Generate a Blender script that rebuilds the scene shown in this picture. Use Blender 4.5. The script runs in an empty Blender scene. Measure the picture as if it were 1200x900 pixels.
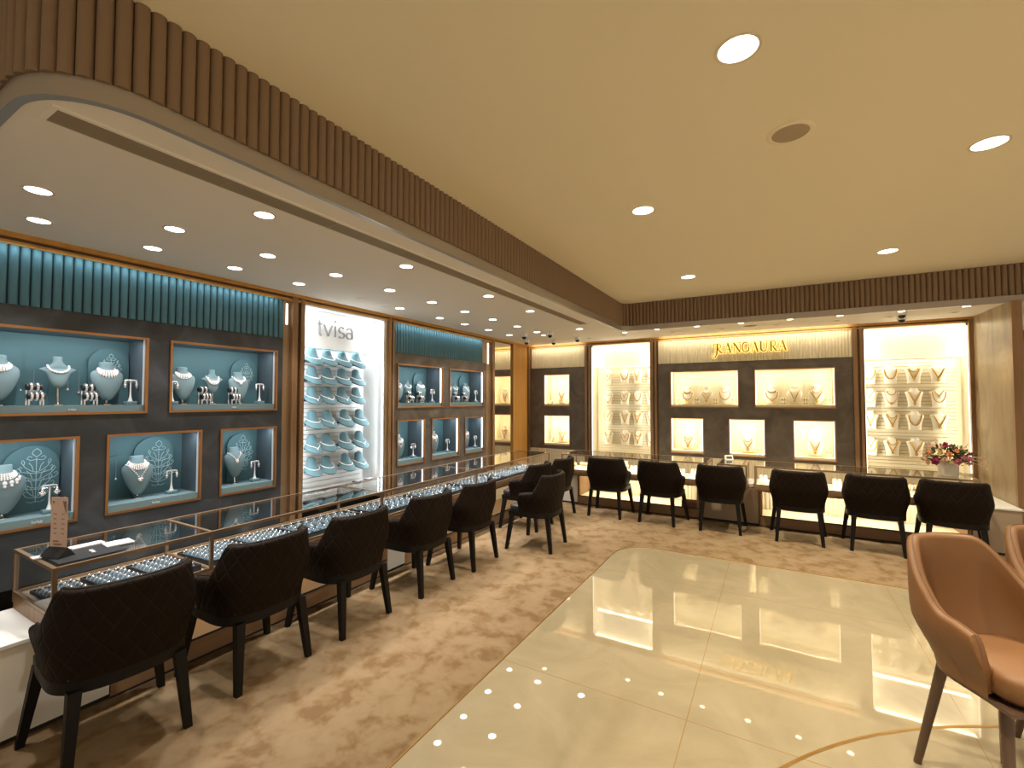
import bpy, math, random
from mathutils import Vector, Matrix
random.seed(7)
PI = math.pi
sc = bpy.context.scene
col = sc.collection
CHILD = {}

# ---------------------------------------------------------------- helpers
class MB:
    def __init__(s): s.v = []; s.f = []; s.uv = None
    def add(s, vs, fs):
        n = len(s.v); s.v += [tuple(p) for p in vs]; s.f += [tuple(i + n for i in f) for f in fs]; return s
    def box(s, x0, x1, y0, y1, z0, z1):
        if x0 > x1: x0, x1 = x1, x0
        if y0 > y1: y0, y1 = y1, y0
        if z0 > z1: z0, z1 = z1, z0
        return s.add([(x0,y0,z0),(x1,y0,z0),(x1,y1,z0),(x0,y1,z0),(x0,y0,z1),(x1,y0,z1),(x1,y1,z1),(x0,y1,z1)],
                     [(0,3,2,1),(4,5,6,7),(0,1,5,4),(1,2,6,5),(2,3,7,6),(3,0,4,7)])
    def rbox(s, x0, x1, y0, y1, z0, z1, r):
        # box with rounded vertical corners and a small top/bottom chamfer
        pts = []
        for cx, cy, a0 in ((x1-r,y1-r,0),(x0+r,y1-r,90),(x0+r,y0+r,180),(x1-r,y0+r,270)):
            for k in range(5):
                a = math.radians(a0 + k*22.5); pts.append((cx, cy, math.cos(a), math.sin(a)))
        c = min(r, (z1-z0)/2)*.5
        rings = [(z0, r-c), (z0+c, r), (z1-c, r), (z1-c*.3, r-c*.3), (z1, r-c)]
        vs = [(cx+rr*dx, cy+rr*dy, z) for z, rr in rings for cx, cy, dx, dy in pts]
        n = len(pts); fs = []
        for k in range(len(rings)-1):
            for i in range(n):
                j = (i+1) % n; fs.append((k*n+i, k*n+j, (k+1)*n+j, (k+1)*n+i))
        fs.append(tuple(range(n-1,-1,-1))); fs.append(tuple((len(rings)-1)*n+i for i in range(n)))
        return s.add(vs, fs)
    def prism(s, poly, z0, z1):
        n = len(poly)
        return s.add([(x,y,z0) for x,y in poly]+[(x,y,z1) for x,y in poly],
            [tuple(range(n-1,-1,-1)), tuple(range(n,2*n))]+[(i,(i+1)%n,n+(i+1)%n,n+i) for i in range(n)])
    def taper(s, p0, p1, a0, a1, b0=None, b1=None):
        # square tapered bar from p0 to p1 (vertical-ish)
        b0 = b0 or a0; b1 = b1 or a1
        vs = []
        for (x,y,z), a, b in ((p0,a0,b0),(p1,a1,b1)):
            vs += [(x-a,y-b,z),(x+a,y-b,z),(x+a,y+b,z),(x-a,y+b,z)]
        return s.add(vs, [(0,1,2,3),(7,6,5,4),(0,4,5,1),(1,5,6,2),(2,6,7,3),(3,7,4,0)])
    def tube(s, path, r, seg=8, closed=False, rs=None):
        path = [Vector(p) for p in path]; n = len(path); vs = []; fs = []
        up = Vector((0,0,1)); prev = None
        for i, p in enumerate(path):
            if closed: t = path[(i+1)%n]-path[i-1]
            else: t = path[min(i+1,n-1)]-path[max(i-1,0)]
            if t.length < 1e-9: t = Vector((0,0,1))
            t.normalize()
            if prev is None:
                a = t.cross(up)
                if a.length < 1e-3: a = t.cross(Vector((1,0,0)))
            else:
                a = prev - t*prev.dot(t)
                if a.length < 1e-6: a = t.cross(up)
            a.normalize(); prev = a; b = t.cross(a)
            rr = rs[i] if rs else r
            for k in range(seg):
                q = 2*PI*k/seg; vs.append(p + a*(rr*math.cos(q)) + b*(rr*math.sin(q)))
        m = n if closed else n-1
        for i in range(m):
            for k in range(seg):
                j = (i+1)%n; fs.append((i*seg+k, i*seg+(k+1)%seg, j*seg+(k+1)%seg, j*seg+k))
        if not closed:
            fs.append(tuple(range(seg-1,-1,-1))); fs.append(tuple((n-1)*seg+k for k in range(seg)))
        return s.add(vs, fs)
    def lathe(s, prof, seg=24, c=(0,0,0), caps=True):
        vs = []; fs = []; n = len(prof)
        for r, z in prof:
            for k in range(seg):
                a = 2*PI*k/seg; vs.append((c[0]+r*math.cos(a), c[1]+r*math.sin(a), c[2]+z))
        for i in range(n-1):
            for k in range(seg):
                fs.append((i*seg+k, i*seg+(k+1)%seg, (i+1)*seg+(k+1)%seg, (i+1)*seg+k))
        if caps: fs.append(tuple(range(seg-1,-1,-1))); fs.append(tuple((n-1)*seg+k for k in range(seg)))
        return s.add(vs, fs)
    def loft(s, secs, seg=28):
        # sections (z, half width, front depth, back depth, y centre, tilt)
        vs = []; fs = []
        for q in secs:
            z, hw, df, db, yc, ti = (list(q)+[0,0])[:6] if len(q) < 6 else q
            for k in range(seg):
                a = 2*PI*k/seg; x = hw*math.cos(a); yy = math.sin(a); y = yc + (db*yy if yy > 0 else df*yy)
                vs.append((x, y, z + ti*(y-yc)))
        n = len(secs)
        for i in range(n-1):
            for k in range(seg):
                fs.append((i*seg+k, i*seg+(k+1)%seg, (i+1)*seg+(k+1)%seg, (i+1)*seg+k))
        fs.append(tuple(range(seg-1,-1,-1))); fs.append(tuple((n-1)*seg+k for k in range(seg)))
        return s.add(vs, fs)
    def ball(s, c, r, seg=8, rings=5, sz=1.0):
        prof = []
        vs = [(c[0],c[1],c[2]-r*sz)]; fs = []
        for i in range(1, rings):
            a = -PI/2 + PI*i/rings
            for k in range(seg):
                b = 2*PI*k/seg; vs.append((c[0]+r*math.cos(a)*math.cos(b), c[1]+r*math.cos(a)*math.sin(b), c[2]+r*sz*math.sin(a)))
        vs.append((c[0],c[1],c[2]+r*sz)); last = len(vs)-1
        for k in range(seg): fs.append((0, 1+(k+1)%seg, 1+k))
        for i in range(rings-2):
            for k in range(seg):
                a = 1+i*seg; fs.append((a+k, a+(k+1)%seg, a+seg+(k+1)%seg, a+seg+k))
        a = 1+(rings-2)*seg
        for k in range(seg): fs.append((a+k, a+(k+1)%seg, last))
        return s.add(vs, fs)
    def xf(s, M):
        s.v = [tuple(M @ Vector(p)) for p in s.v]; return s
    def merge(s, o): return s.add(o.v, o.f)
    def build(s, name, mat, parent=None, smooth=False, loc=None, rot=None):
        me = bpy.data.meshes.new(name); me.from_pydata(s.v, [], s.f)
        me.materials.append(M[mat] if isinstance(mat, str) else mat)
        if smooth:
            me.polygons.foreach_set('use_smooth', [True]*len(me.polygons))
            try: me.set_sharp_from_angle(angle=math.radians(50))
            except Exception: pass
        me.update()
        o = bpy.data.objects.new(name, me); col.objects.link(o)
        if parent:
            o.parent = parent; CHILD.setdefault(parent.name, []).append(o)
        if loc: o.location = loc
        if rot is not None: o.rotation_euler = rot if hasattr(rot,'__len__') else (0,0,rot)
        return o

def tag(o, label=None, cat=None, group=None, kind=None):
    if label: o['label'] = label
    if cat: o['category'] = cat
    if group: o['group'] = group
    if kind: o['kind'] = kind
    return o
def struct(o): o['kind'] = 'structure'; return o
def thing(name, loc=(0,0,0), rot=0, label=None, cat=None, group=None):
    o = bpy.data.objects.new(name, None); col.objects.link(o); o.location = loc
    o.rotation_euler = rot if hasattr(rot,'__len__') else (0,0,rot); o.empty_display_size = .1
    return tag(o, label, cat, group)
def copy_tree(o, parent=None):
    c = o.copy(); col.objects.link(c)
    if parent: c.parent = parent; CHILD.setdefault(parent.name, []).append(c)
    for ch in list(CHILD.get(o.name, [])): copy_tree(ch, c)
    return c
def put(proto, used, loc, rot, label, group=None):
    """first call places the prototype itself, later calls place copies"""
    o = proto if not used.get(proto.name) else copy_tree(proto)
    used[proto.name] = True
    o.location = loc; o.rotation_euler = rot if hasattr(rot,'__len__') else (0,0,rot)
    o['label'] = label
    if group: o['group'] = group
    return o
USED = {}
ORD = ['first','second','third','fourth','fifth','sixth','seventh','eighth','ninth','tenth','eleventh','twelfth','thirteenth','fourteenth','fifteenth','sixteenth']

# ---------------------------------------------------------------- materials
M = {}
def mat(name, color, rough=.5, metal=0, spec=.5, emis=None, estr=0, coat=0, sheen=0, bump=None):
    m = bpy.data.materials.new(name); m.use_nodes = True; nt = m.node_tree; b = nt.nodes['Principled BSDF']
    b.inputs['Base Color'].default_value = (*color, 1); b.inputs['Roughness'].default_value = rough
    b.inputs['Metallic'].default_value = metal; b.inputs['Specular IOR Level'].default_value = spec
    if emis: b.inputs['Emission Color'].default_value = (*emis, 1); b.inputs['Emission Strength'].default_value = estr
    if coat: b.inputs['Coat Weight'].default_value = coat
    if sheen: b.inputs['Sheen Weight'].default_value = sheen
    if bump:
        sc_, st = bump
        tc = nt.nodes.new('ShaderNodeTexCoord'); nz = nt.nodes.new('ShaderNodeTexNoise'); bp = nt.nodes.new('ShaderNodeBump')
        nz.inputs['Scale'].default_value = sc_; nz.inputs['Detail'].default_value = 4; bp.inputs['Strength'].default_value = st; bp.inputs['Distance'].default_value = .01
        nt.links.new(tc.outputs['Object'], nz.inputs['Vector']); nt.links.new(nz.outputs['Fac'], bp.inputs['Height']); nt.links.new(bp.outputs['Normal'], b.inputs['Normal'])
    M[name] = m; return m
def noisy(name, c1, c2, scale, rough=.5, metal=0, detail=5, stretch=(1,1,1), lo=.35, hi=.65, bump=0, c3=None, distort=0, spec=.5):
    m = mat(name, c1, rough, metal, spec); nt = m.node_tree; b = nt.nodes['Principled BSDF']
    tc = nt.nodes.new('ShaderNodeTexCoord'); mp = nt.nodes.new('ShaderNodeMapping'); mp.inputs['Scale'].default_value = stretch
    nz = nt.nodes.new('ShaderNodeTexNoise'); nz.inputs['Scale'].default_value = scale; nz.inputs['Detail'].default_value = detail
    nz.inputs['Distortion'].default_value = distort
    rp = nt.nodes.new('ShaderNodeValToRGB'); e = rp.color_ramp.elements
    e[0].position = lo; e[0].color = (*c1,1); e[1].position = hi; e[1].color = (*c2,1)
    if c3: x = e.new((lo+hi)/2); x.color = (*c3,1)
    L = nt.links.new
    L(tc.outputs['Object'], mp.inputs['Vector']); L(mp.outputs['Vector'], nz.inputs['Vector']); L(nz.outputs['Fac'], rp.inputs['Fac']); L(rp.outputs['Color'], b.inputs['Base Color'])
    if bump:
        bp = nt.nodes.new('ShaderNodeBump'); bp.inputs['Strength'].default_value = bump; bp.inputs['Distance'].default_value = .01
        L(nz.outputs['Fac'], bp.inputs['Height']); L(bp.outputs['Normal'], b.inputs['Normal'])
    return m
mat('ceiling_paint', (.86,.78,.60), .9)
mat('soffit_paint', (.86,.81,.74), .8)
mat('fascia_metal', (.42,.38,.34), .35, .6)
mat('flute_brown', (.235,.155,.095), .6)
mat('flute_joint', (.05,.035,.02), .9)
noisy('slate', (.027,.030,.034), (.060,.066,.074), 3.2, .40, detail=7, distort=1.2, c3=(.038,.042,.047), bump=.15)
noisy('slate_warm', (.10,.082,.066), (.165,.14,.118), 3.2, .55, detail=7, distort=1.2, c3=(.128,.105,.087), bump=.15)
mat('teal_flute', (.06,.165,.21), .55)
mat('teal_gap', (.008,.02,.026), .8)
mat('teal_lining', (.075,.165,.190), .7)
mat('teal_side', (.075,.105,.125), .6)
mat('teal_plinth', (.17,.265,.295), .5)
mat('teal_bust', (.19,.285,.315), .85, sheen=.2)
mat('teal_hat', (.115,.235,.275), .8, sheen=.2)
mat('ornament', (.42,.60,.64), .5)
mat('copper', (.46,.22,.085), .35, .85)
mat('bronze', (.36,.24,.14), .35, .7)
noisy('bronze_wood', (.27,.155,.075), (.34,.20,.10), 4, .4, .35, stretch=(6,6,.4))
mat('bronze_dark', (.10,.06,.035), .4, .5)
mat('bronze_case', (.33,.225,.14), .38, .65)
noisy('orange_wood', (.47,.23,.045), (.56,.28,.06), 3, .45, stretch=(5,5,.4))
mat('white_panel', (.86,.87,.86), .6)
mat('cream_panel', (.88,.81,.64), .6)
mat('cream_flute', (.80,.72,.53), .6)
mat('cream_lining', (.93,.86,.66), .6)
mat('cream_ornament', (.82,.72,.48), .6)
mat('white_bust', (.92,.87,.76), .7)
mat('chrome', (.8,.8,.8), .15, 1)
mat('silver', (.9,.86,.84), .22, .85, emis=(1,.95,.93), estr=.12)  # slight glow put into the metal to imitate sparkle
mat('pearl', (.95,.84,.80), .3, .1, emis=(1,.9,.86), estr=.22)  # glow painted into the stones so the necklaces read brighter
mat('gold', (.62,.36,.06), .38, .55)
mat('gold_bright', (.86,.66,.18), .25, .8)
mat('black', (.012,.012,.013), .5)
mat('black_gloss', (.01,.01,.01), .15)
mat('tray_black', (.018,.02,.024), .55)
mat('tray_pad', (.042,.085,.115), .8)
mat('ruby', (.6,.02,.03), .2)
mat('white_plastic', (.85,.85,.84), .4)
mat('white_cabinet', (.80,.78,.73), .35)
mat('taupe_cabinet', (.42,.33,.24), .5)
noisy('plinth_wood', (.30,.175,.09), (.36,.215,.115), 3, .45, stretch=(.4,.4,5))
mat('bay_cream', (.78,.66,.44), .6)
mat('letter_grey', (.25,.25,.25), .5)
mat('led_dim', (.3,.3,.3), emis=(.86,.95,1), estr=.28)
mat('cream_added_glow', (.88,.81,.64), .6, emis=(1,.92,.72), estr=.6)  # glow put into the header colour to brighten it, no lamp behind
mat('letter_gold', (.50,.30,.07), .35, .8)
mat('dark_recess', (.06,.035,.02), .7)
mat('curtain', (.012,.012,.012), .9)
noisy('marble', (.19,.13,.065), (.38,.285,.17), 3.2, .35, detail=10, stretch=(1,1,.4), distort=2.2, c3=(.30,.215,.12), lo=.3, hi=.7)
mat('pink_card', (.60,.42,.33), .6)
mat('print_ink', (.20,.13,.10), .7)
mat('paper', (.9,.9,.92), .6)
mat('tub_leather', (.185,.084,.030), .55, bump=(260,.08))
mat('tub_leg', (.10,.058,.038), .35, .1)
mat('seam', (.16,.085,.05), .7)
mat('chair_leg', (.005,.004,.0035), .5, spec=.25)
mat('chair_piping', (.014,.009,.007), .5)
mat('seat_leather', (.035,.032,.033), .45)
mat('lens_cool', (1,1,1), emis=(1,.97,.93), estr=9)
mat('lens_warm', (1,1,1), emis=(1,.86,.6), estr=7)
mat('lens_main', (1,1,1), emis=(1,.88,.66), estr=6)
mat('led_cool', (1,1,1), emis=(.86,.95,1), estr=4)
mat('led_warm', (1,1,1), emis=(1,.93,.74), estr=3.0)
mat('ring_trim', (.72,.62,.5), .4)
mat('speaker_mesh', (.42,.33,.22), .8)
mat('grille', (.36,.29,.20), .6)
mat('grille_gap', (.10,.08,.055), .8)
mat('vase', (.84,.80,.70), .35)
mat('leaf', (.03,.05,.015), .6)
mat('slat_gap_shade', (.45,.44,.40), .8)  # grey stands in for shade between the slats
mat('leaf_light', (.20,.22,.07), .6)
for n, c in dict(rose_purple=(.33,.03,.10), rose_cream=(.85,.72,.45), rose_peach=(.75,.34,.18), rose_pink=(.62,.20,.24), rose_blush=(.80,.55,.42), rose_orchid=(.50,.16,.28)).items(): mat(n, c, .6)
mat('brass_inlay', (.50,.30,.10), .3, .8)
mat('brown_box', (.16,.06,.035), .5)
mat('navy_card', (.03,.05,.10), .4)

# mirror
m = mat('mirror', (.9,.87,.8), .02, 1)
# glass that lets the light through
def glass(name, tint=(1,1,1), ior=1.5, power=5):
    m = bpy.data.materials.new(name); m.use_nodes = True; nt = m.node_tree
    for n in list(nt.nodes): nt.nodes.remove(n)
    out = nt.nodes.new('ShaderNodeOutputMaterial'); mx = nt.nodes.new('ShaderNodeMixShader')
    lw = nt.nodes.new('ShaderNodeLayerWeight'); lw.inputs['Blend'].default_value = .5
    pw = nt.nodes.new('ShaderNodeMath'); pw.operation = 'POWER'; pw.inputs[1].default_value = 5; nt.links.new(lw.outputs['Facing'], pw.inputs[0])
    f0 = ((ior-1)/(ior+1))**2; pw.inputs[1].default_value = power
    fr = nt.nodes.new('ShaderNodeMath'); fr.operation = 'MULTIPLY_ADD'; fr.inputs[1].default_value = 1-f0; fr.inputs[2].default_value = f0; nt.links.new(pw.outputs[0], fr.inputs[0])
    tr = nt.nodes.new('ShaderNodeBsdfTransparent'); tr.inputs['Color'].default_value = (*tint,1)
    gl = nt.nodes.new('ShaderNodeBsdfGlossy'); gl.inputs['Roughness'].default_value = .0
    L = nt.links.new; L(fr.outputs[0], mx.inputs[0]); L(tr.outputs[0], mx.inputs[1]); L(gl.outputs[0], mx.inputs[2]); L(mx.outputs[0], out.inputs['Surface'])
    M[name] = m
glass('glass', ior=1.7, power=3.1); glass('glass_side', ior=1.35); glass('acrylic', (.93,.9,.88), 1.45)

# carpet: sculpted pile, mottled
def carpet():
    m = mat('carpet', (.5,.36,.22), .95, spec=.1); nt = m.node_tree; b = nt.nodes['Principled BSDF']; L = nt.links.new
    tc = nt.nodes.new('ShaderNodeTexCoord')
    def nz(s, d, dist=0, rough=.5):
        n = nt.nodes.new('ShaderNodeTexNoise'); n.inputs['Scale'].default_value = s; n.inputs['Detail'].default_value = d; n.inputs['Distortion'].default_value = dist; n.inputs['Roughness'].default_value = rough
        L(tc.outputs['Object'], n.inputs['Vector']); return n
    a = nz(6.2, 4, .35, .55); c = nz(22, 3); f = nz(420, 2)
    rp = nt.nodes.new('ShaderNodeValToRGB'); e = rp.color_ramp.elements
    e[0].position = .36; e[0].color = (.18,.112,.058,1); e[1].position = .64; e[1].color = (.27,.198,.122,1)
    x = e.new(.43); x.color = (.215,.142,.078,1); x = e.new(.51); x.color = (.25,.176,.105,1)
    mx = nt.nodes.new('ShaderNodeMath'); mx.operation = 'MULTIPLY_ADD'; mx.inputs[1].default_value = .25; 
    L(c.outputs['Fac'], mx.inputs[0]); 
    sb = nt.nodes.new('ShaderNodeMath'); sb.operation = 'SUBTRACT'; sb.inputs[1].default_value = .125; L(a.outputs['Fac'], sb.inputs[0]); L(sb.outputs[0], mx.inputs[2])
    L(mx.outputs[0], rp.inputs['Fac']); L(rp.outputs['Color'], b.inputs['Base Color'])
    bp = nt.nodes.new('ShaderNodeBump'); bp.inputs['Strength'].default_value = .5; bp.inputs['Distance'].default_value = .01
    ad = nt.nodes.new('ShaderNodeMath'); ad.operation = 'ADD'; L(mx.outputs[0], ad.inputs[0])
    ml = nt.nodes.new('ShaderNodeMath'); ml.operation = 'MULTIPLY'; ml.inputs[1].default_value = .5; L(f.outputs['Fac'], ml.inputs[0]); L(ml.outputs[0], ad.inputs[1])
    L(ad.outputs[0], bp.inputs['Height']); L(bp.outputs['Normal'], b.inputs['Normal'])
carpet()
# polished cream marble tiles with thin joints (world grid)
def tile():
    m = mat('tile', (.6,.5,.35), .02, spec=.5); nt = m.node_tree; b = nt.nodes['Principled BSDF']; b.inputs['IOR'].default_value = 1.95; L = nt.links.new
    tc = nt.nodes.new('ShaderNodeTexCoord'); sx = nt.nodes.new('ShaderNodeSeparateXYZ'); L(tc.outputs['Object'], sx.inputs[0])
    n = nt.nodes.new('ShaderNodeTexNoise'); n.inputs['Scale'].default_value = 1.7; n.inputs['Detail'].default_value = 9; n.inputs['Distortion'].default_value = 1.4; n.inputs['Roughness'].default_value = .62
    L(tc.outputs['Object'], n.inputs['Vector'])
    rp = nt.nodes.new('ShaderNodeValToRGB'); e = rp.color_ramp.elements
    e[0].position = .3; e[0].color = (.285,.24,.155,1); e[1].position = .7; e[1].color = (.375,.32,.22,1)
    L(n.outputs['Fac'], rp.inputs['Fac'])
    def line(axis, off, pitch):
        a = nt.nodes.new('ShaderNodeMath'); a.operation = 'SUBTRACT'; a.inputs[1].default_value = off - 50*pitch - pitch/2; L(sx.outputs[axis], a.inputs[0])
        w = nt.nodes.new('ShaderNodeMath'); w.operation = 'MODULO'; w.inputs[1].default_value = pitch; L(a.outputs[0], w.inputs[0])
        d = nt.nodes.new('ShaderNodeMath'); d.operation = 'SUBTRACT'; d.inputs[1].default_value = pitch/2; L(w.outputs[0], d.inputs[0])
        ab = nt.nodes.new('ShaderNodeMath'); ab.operation = 'ABSOLUTE'; L(d.outputs[0], ab.inputs[0])
        lt = nt.nodes.new('ShaderNodeMath'); lt.operation = 'LESS_THAN'; lt.inputs[1].default_value = .0028; L(ab.outputs[0], lt.inputs[0]); return lt
    l1 = line(0, -.4, 1.19); l2 = line(1, 2.42, 1.74)
    mx = nt.nodes.new('ShaderNodeMath'); mx.operation = 'MAXIMUM'; L(l1.outputs[0], mx.inputs[0]); L(l2.outputs[0], mx.inputs[1])
    mc = nt.nodes.new('ShaderNodeMix'); mc.data_type = 'RGBA'; L(mx.outputs[0], mc.inputs[0]); L(rp.outputs['Color'], mc.inputs[6]); mc.inputs[7].default_value = (.30,.20,.10,1)
    L(mc.outputs[2], b.inputs['Base Color'])
    # slightly wavy polish
    n2 = nt.nodes.new('ShaderNodeTexNoise'); n2.inputs['Scale'].default_value = 5; L(tc.outputs['Object'], n2.inputs['Vector'])
    bp = nt.nodes.new('ShaderNodeBump'); bp.inputs['Strength'].default_value = .008; bp.inputs['Distance'].default_value = .02; L(n2.outputs['Fac'], bp.inputs['Height']); L(bp.outputs['Normal'], b.inputs['Normal'])
tile()
# quilted leather, diamonds drawn from the UV map
def quilt():
    m = mat('quilt', (.010,.0052,.0026), .7, spec=.15); nt = m.node_tree; b = nt.nodes['Principled BSDF']; L = nt.links.new
    uv = nt.nodes.new('ShaderNodeUVMap'); sx = nt.nodes.new('ShaderNodeSeparateXYZ'); L(uv.outputs[0], sx.inputs[0])
    outs = []
    for op in ('ADD','SUBTRACT'):
        a = nt.nodes.new('ShaderNodeMath'); a.operation = op; L(sx.outputs[0], a.inputs[0]); L(sx.outputs[1], a.inputs[1])
        w = nt.nodes.new('ShaderNodeMath'); w.operation = 'WRAP'; w.inputs[1].default_value = 1; w.inputs[2].default_value = 0; L(a.outputs[0], w.inputs[0])
        d = nt.nodes.new('ShaderNodeMath'); d.operation = 'SUBTRACT'; d.inputs[1].default_value = .5; L(w.outputs[0], d.inputs[0])
        ab = nt.nodes.new('ShaderNodeMath'); ab.operation = 'ABSOLUTE'; L(d.outputs[0], ab.inputs[0]); outs.append(ab)
    mx = nt.nodes.new('ShaderNodeMath'); mx.operation = 'MAXIMUM'; L(outs[0].outputs[0], mx.inputs[0]); L(outs[1].outputs[0], mx.inputs[1])
    rp = nt.nodes.new('ShaderNodeMapRange'); rp.inputs['From Min'].default_value = .36; rp.inputs['From Max'].default_value = .5; rp.inputs['To Min'].default_value = 1; rp.inputs['To Max'].default_value = 0
    L(mx.outputs[0], rp.inputs['Value'])
    bp = nt.nodes.new('ShaderNodeBump'); bp.inputs['Strength'].default_value = .45; bp.inputs['Distance'].default_value = .008; L(rp.outputs[0], bp.inputs['Height']); L(bp.outputs['Normal'], b.inputs['Normal'])
    g = nt.nodes.new('ShaderNodeMath'); g.operation = 'GREATER_THAN'; g.inputs[1].default_value = .478; L(mx.outputs[0], g.inputs[0])
    mc = nt.nodes.new('ShaderNodeMix'); mc.data_type = 'RGBA'; L(g.outputs[0], mc.inputs[0]); mc.inputs[6].default_value = (.010,.0052,.0026,1); mc.inputs[7].default_value = (.020,.012,.008,1); L(mc.outputs[2], b.inputs['Base Color'])
quilt()
E_A, E_B, E_C, E_D, E_M, E_W, EXPO = 84, 30, 68, 38, 232, .72, 0.0
# ---------------------------------------------------------------- dimensions
WL, WB = -4.05, 7.70          # left wall plane x, back wall plane y
ZS, ZC = 2.60, 3.00           # soffit and main ceiling heights
SIDE = {'left': ((WL,0,0), PI/2), 'back': ((0,WB,0), 0)}
def on(side, o):
    o.location, r = SIDE[side]; o.rotation_euler = (0,0,r); return o
def wpt(side, x, w, z):
    return (WL-w, x, z) if side == 'left' else (x, WB+w, z)
def srot(side): return SIDE[side][1]

def arc(cx, cy, r, a0, a1, n=10):
    return [(cx+r*math.cos(math.radians(a0+(a1-a0)*i/n)), cy+r*math.sin(math.radians(a0+(a1-a0)*i/n))) for i in range(n+1)]
EDGE = [(-6,.465)] + arc(-2.25,.76,.295,-90,0,12) + arc(-1.955+.16, 6.71-.16, .16, 180, 90, 8) + [(5.2,6.71)]
TILE = [(-1.455,-4)] + arc(-1.455+.35, 4.98-.35, .35, 180, 90, 12) + [(6,4.98)]

# ---------------------------------------------------------------- floor
struct(MB().prism(TILE+[(6,-4)], -.05, 0).build('floor','tile'))
struct(MB().prism([(-6,-4)]+TILE+[(6,10),(-6,10)], -.04, .005).build('floor','carpet'))
mb = MB(); mb.tube([(x,y,.003) for x,y in TILE], .004, 6); struct(mb.build('trim_1','brass_inlay'))
mb = MB()
ring = [(math.radians(80+2*k)) for k in range(75)]
o_, i_ = 2.462, 2.446
vs = []
for a in ring: vs += [(2.037+o_*math.cos(a), .942+o_*math.sin(a), .0012), (2.037+i_*math.cos(a), .942+i_*math.sin(a), .0012)]
mb.add(vs, [(2*k,2*k+1,2*k+3,2*k+2) for k in range(len(ring)-1)]); struct(mb.build('trim_2','brass_inlay'))

# ---------------------------------------------------------------- ceilings
struct(MB().box(-6,6,-4,10,ZC,ZC+.1).build('ceiling','ceiling_paint'))
struct(MB().prism(EDGE+[(5.2,10),(-6,10)], ZS, ZS+.03).build('ceiling','soffit_paint'))
def offset(path, d):
    out = []
    for i,(x,y) in enumerate(path):
        a = path[max(i-1,0)]; b = path[min(i+1,len(path)-1)]
        tx, ty = b[0]-a[0], b[1]-a[1]; l = math.hypot(tx,ty); out.append((x+ty/l*d, y-tx/l*d))
    return out
def band(path, z0, z1, t):
    inn = offset(path, -t); vs = [(x,y,z) for x,y in path for z in (z0,z1)] + [(x,y,z) for x,y in inn for z in (z0,z1)]
    n = len(path); fs = []
    for i in range(n-1):
        a, b, c, d = 2*i, 2*i+1, 2*i+2, 2*i+3; N = 2*n
        fs += [(a,c,d,b), (N+a,N+b,N+d,N+c), (a,N+a,N+c,c), (b,d,N+d,N+b)]
    return MB().add(vs, fs)
struct(band(offset(EDGE,.004), ZS-.004, ZS+.07, .03).build('trim_3','fascia_metal', smooth=True))
struct(band(EDGE, ZS+.07, ZC, .03).build('trim_4','flute_joint', smooth=True))
# half-round flutes of the ceiling frieze, one continuous cladding
def flutes_on_path(path, pitch, r, z0, z1):
    mb = MB(); pts = []
    seg = []; tot = 0
    for a, b in zip(path, path[1:]):
        l = math.hypot(b[0]-a[0], b[1]-a[1]); seg.append((tot, l, a, b)); tot += l
    n = int(tot/pitch); k = 0
    for i in range(n):
        s = (i+.5)*pitch
        while k < len(seg)-1 and s > seg[k][0]+seg[k][1]: k += 1
        t0, l, a, b = seg[k]; t = (s-t0)/l; x = a[0]+(b[0]-a[0])*t; y = a[1]+(b[1]-a[1])*t
        tx, ty = (b[0]-a[0])/l, (b[1]-a[1])/l; nx, ny = ty, -tx
        if x < -4.6 or x > 4: continue
        m = 7; vs = []
        for j in range(m+1):
            q = PI*j/m; c, d = -r*math.cos(q), r*.85*math.sin(q)
            for z in (z0, z1): vs.append((x+tx*c+nx*d, y+ty*c+ny*d, z))
        mb.add(vs, [(2*j,2*j+2,2*j+3,2*j+1) for j in range(m)] + [tuple(2*j for j in range(m,-1,-1))])
    return mb
struct(flutes_on_path(EDGE, .05, .0235, ZS+.07, ZC).build('trim_5','flute_brown', smooth=True))

# ---------------------------------------------------------------- walls
def holes(x0, x1, z0, z1, t, rects):
    xs = sorted({x0,x1}|{v for r in rects for v in r[:2]}); zs = sorted({z0,z1}|{v for r in rects for v in r[2:]})
    mb = MB()
    for a, b in zip(zs, zs[1:]):
        run = None
        for c, d in zip(xs, xs[1:]):
            mx, mz = (c+d)/2, (a+b)/2
            solid = not any(r[0] < mx < r[1] and r[2] < mz < r[3] for r in rects)
            if solid:
                run = (run[0], d) if run else (c, d)
            if (not solid or d == xs[-1]) and run:
                mb.box(run[0], run[1], 0, t, a, b); run = None
    return mb
def flute_panel(x0, x1, z0, z1, pitch, r, depth=0, protr=.7):
    mb = MB(); n = int(round((x1-x0)/pitch)); p = (x1-x0)/n
    for i in range(n):
        c = x0+p*(i+.5); m = 6; vs = []
        for j in range(m+1):
            q = PI*j/m
            for z in (z0,z1): vs.append((c-r*math.cos(q), depth-r*protr*math.sin(q), z))
        mb.add(vs, [(2*j,2*j+2,2*j+3,2*j+1) for j in range(m)]+[tuple(2*j for j in range(m,-1,-1)), tuple(2*j+1 for j in range(m+1))])
    return mb
def wallpiece(side, name, mb, mat_, smooth=False): return struct(on(side, mb.build(name, mat_, smooth=smooth)))

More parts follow.
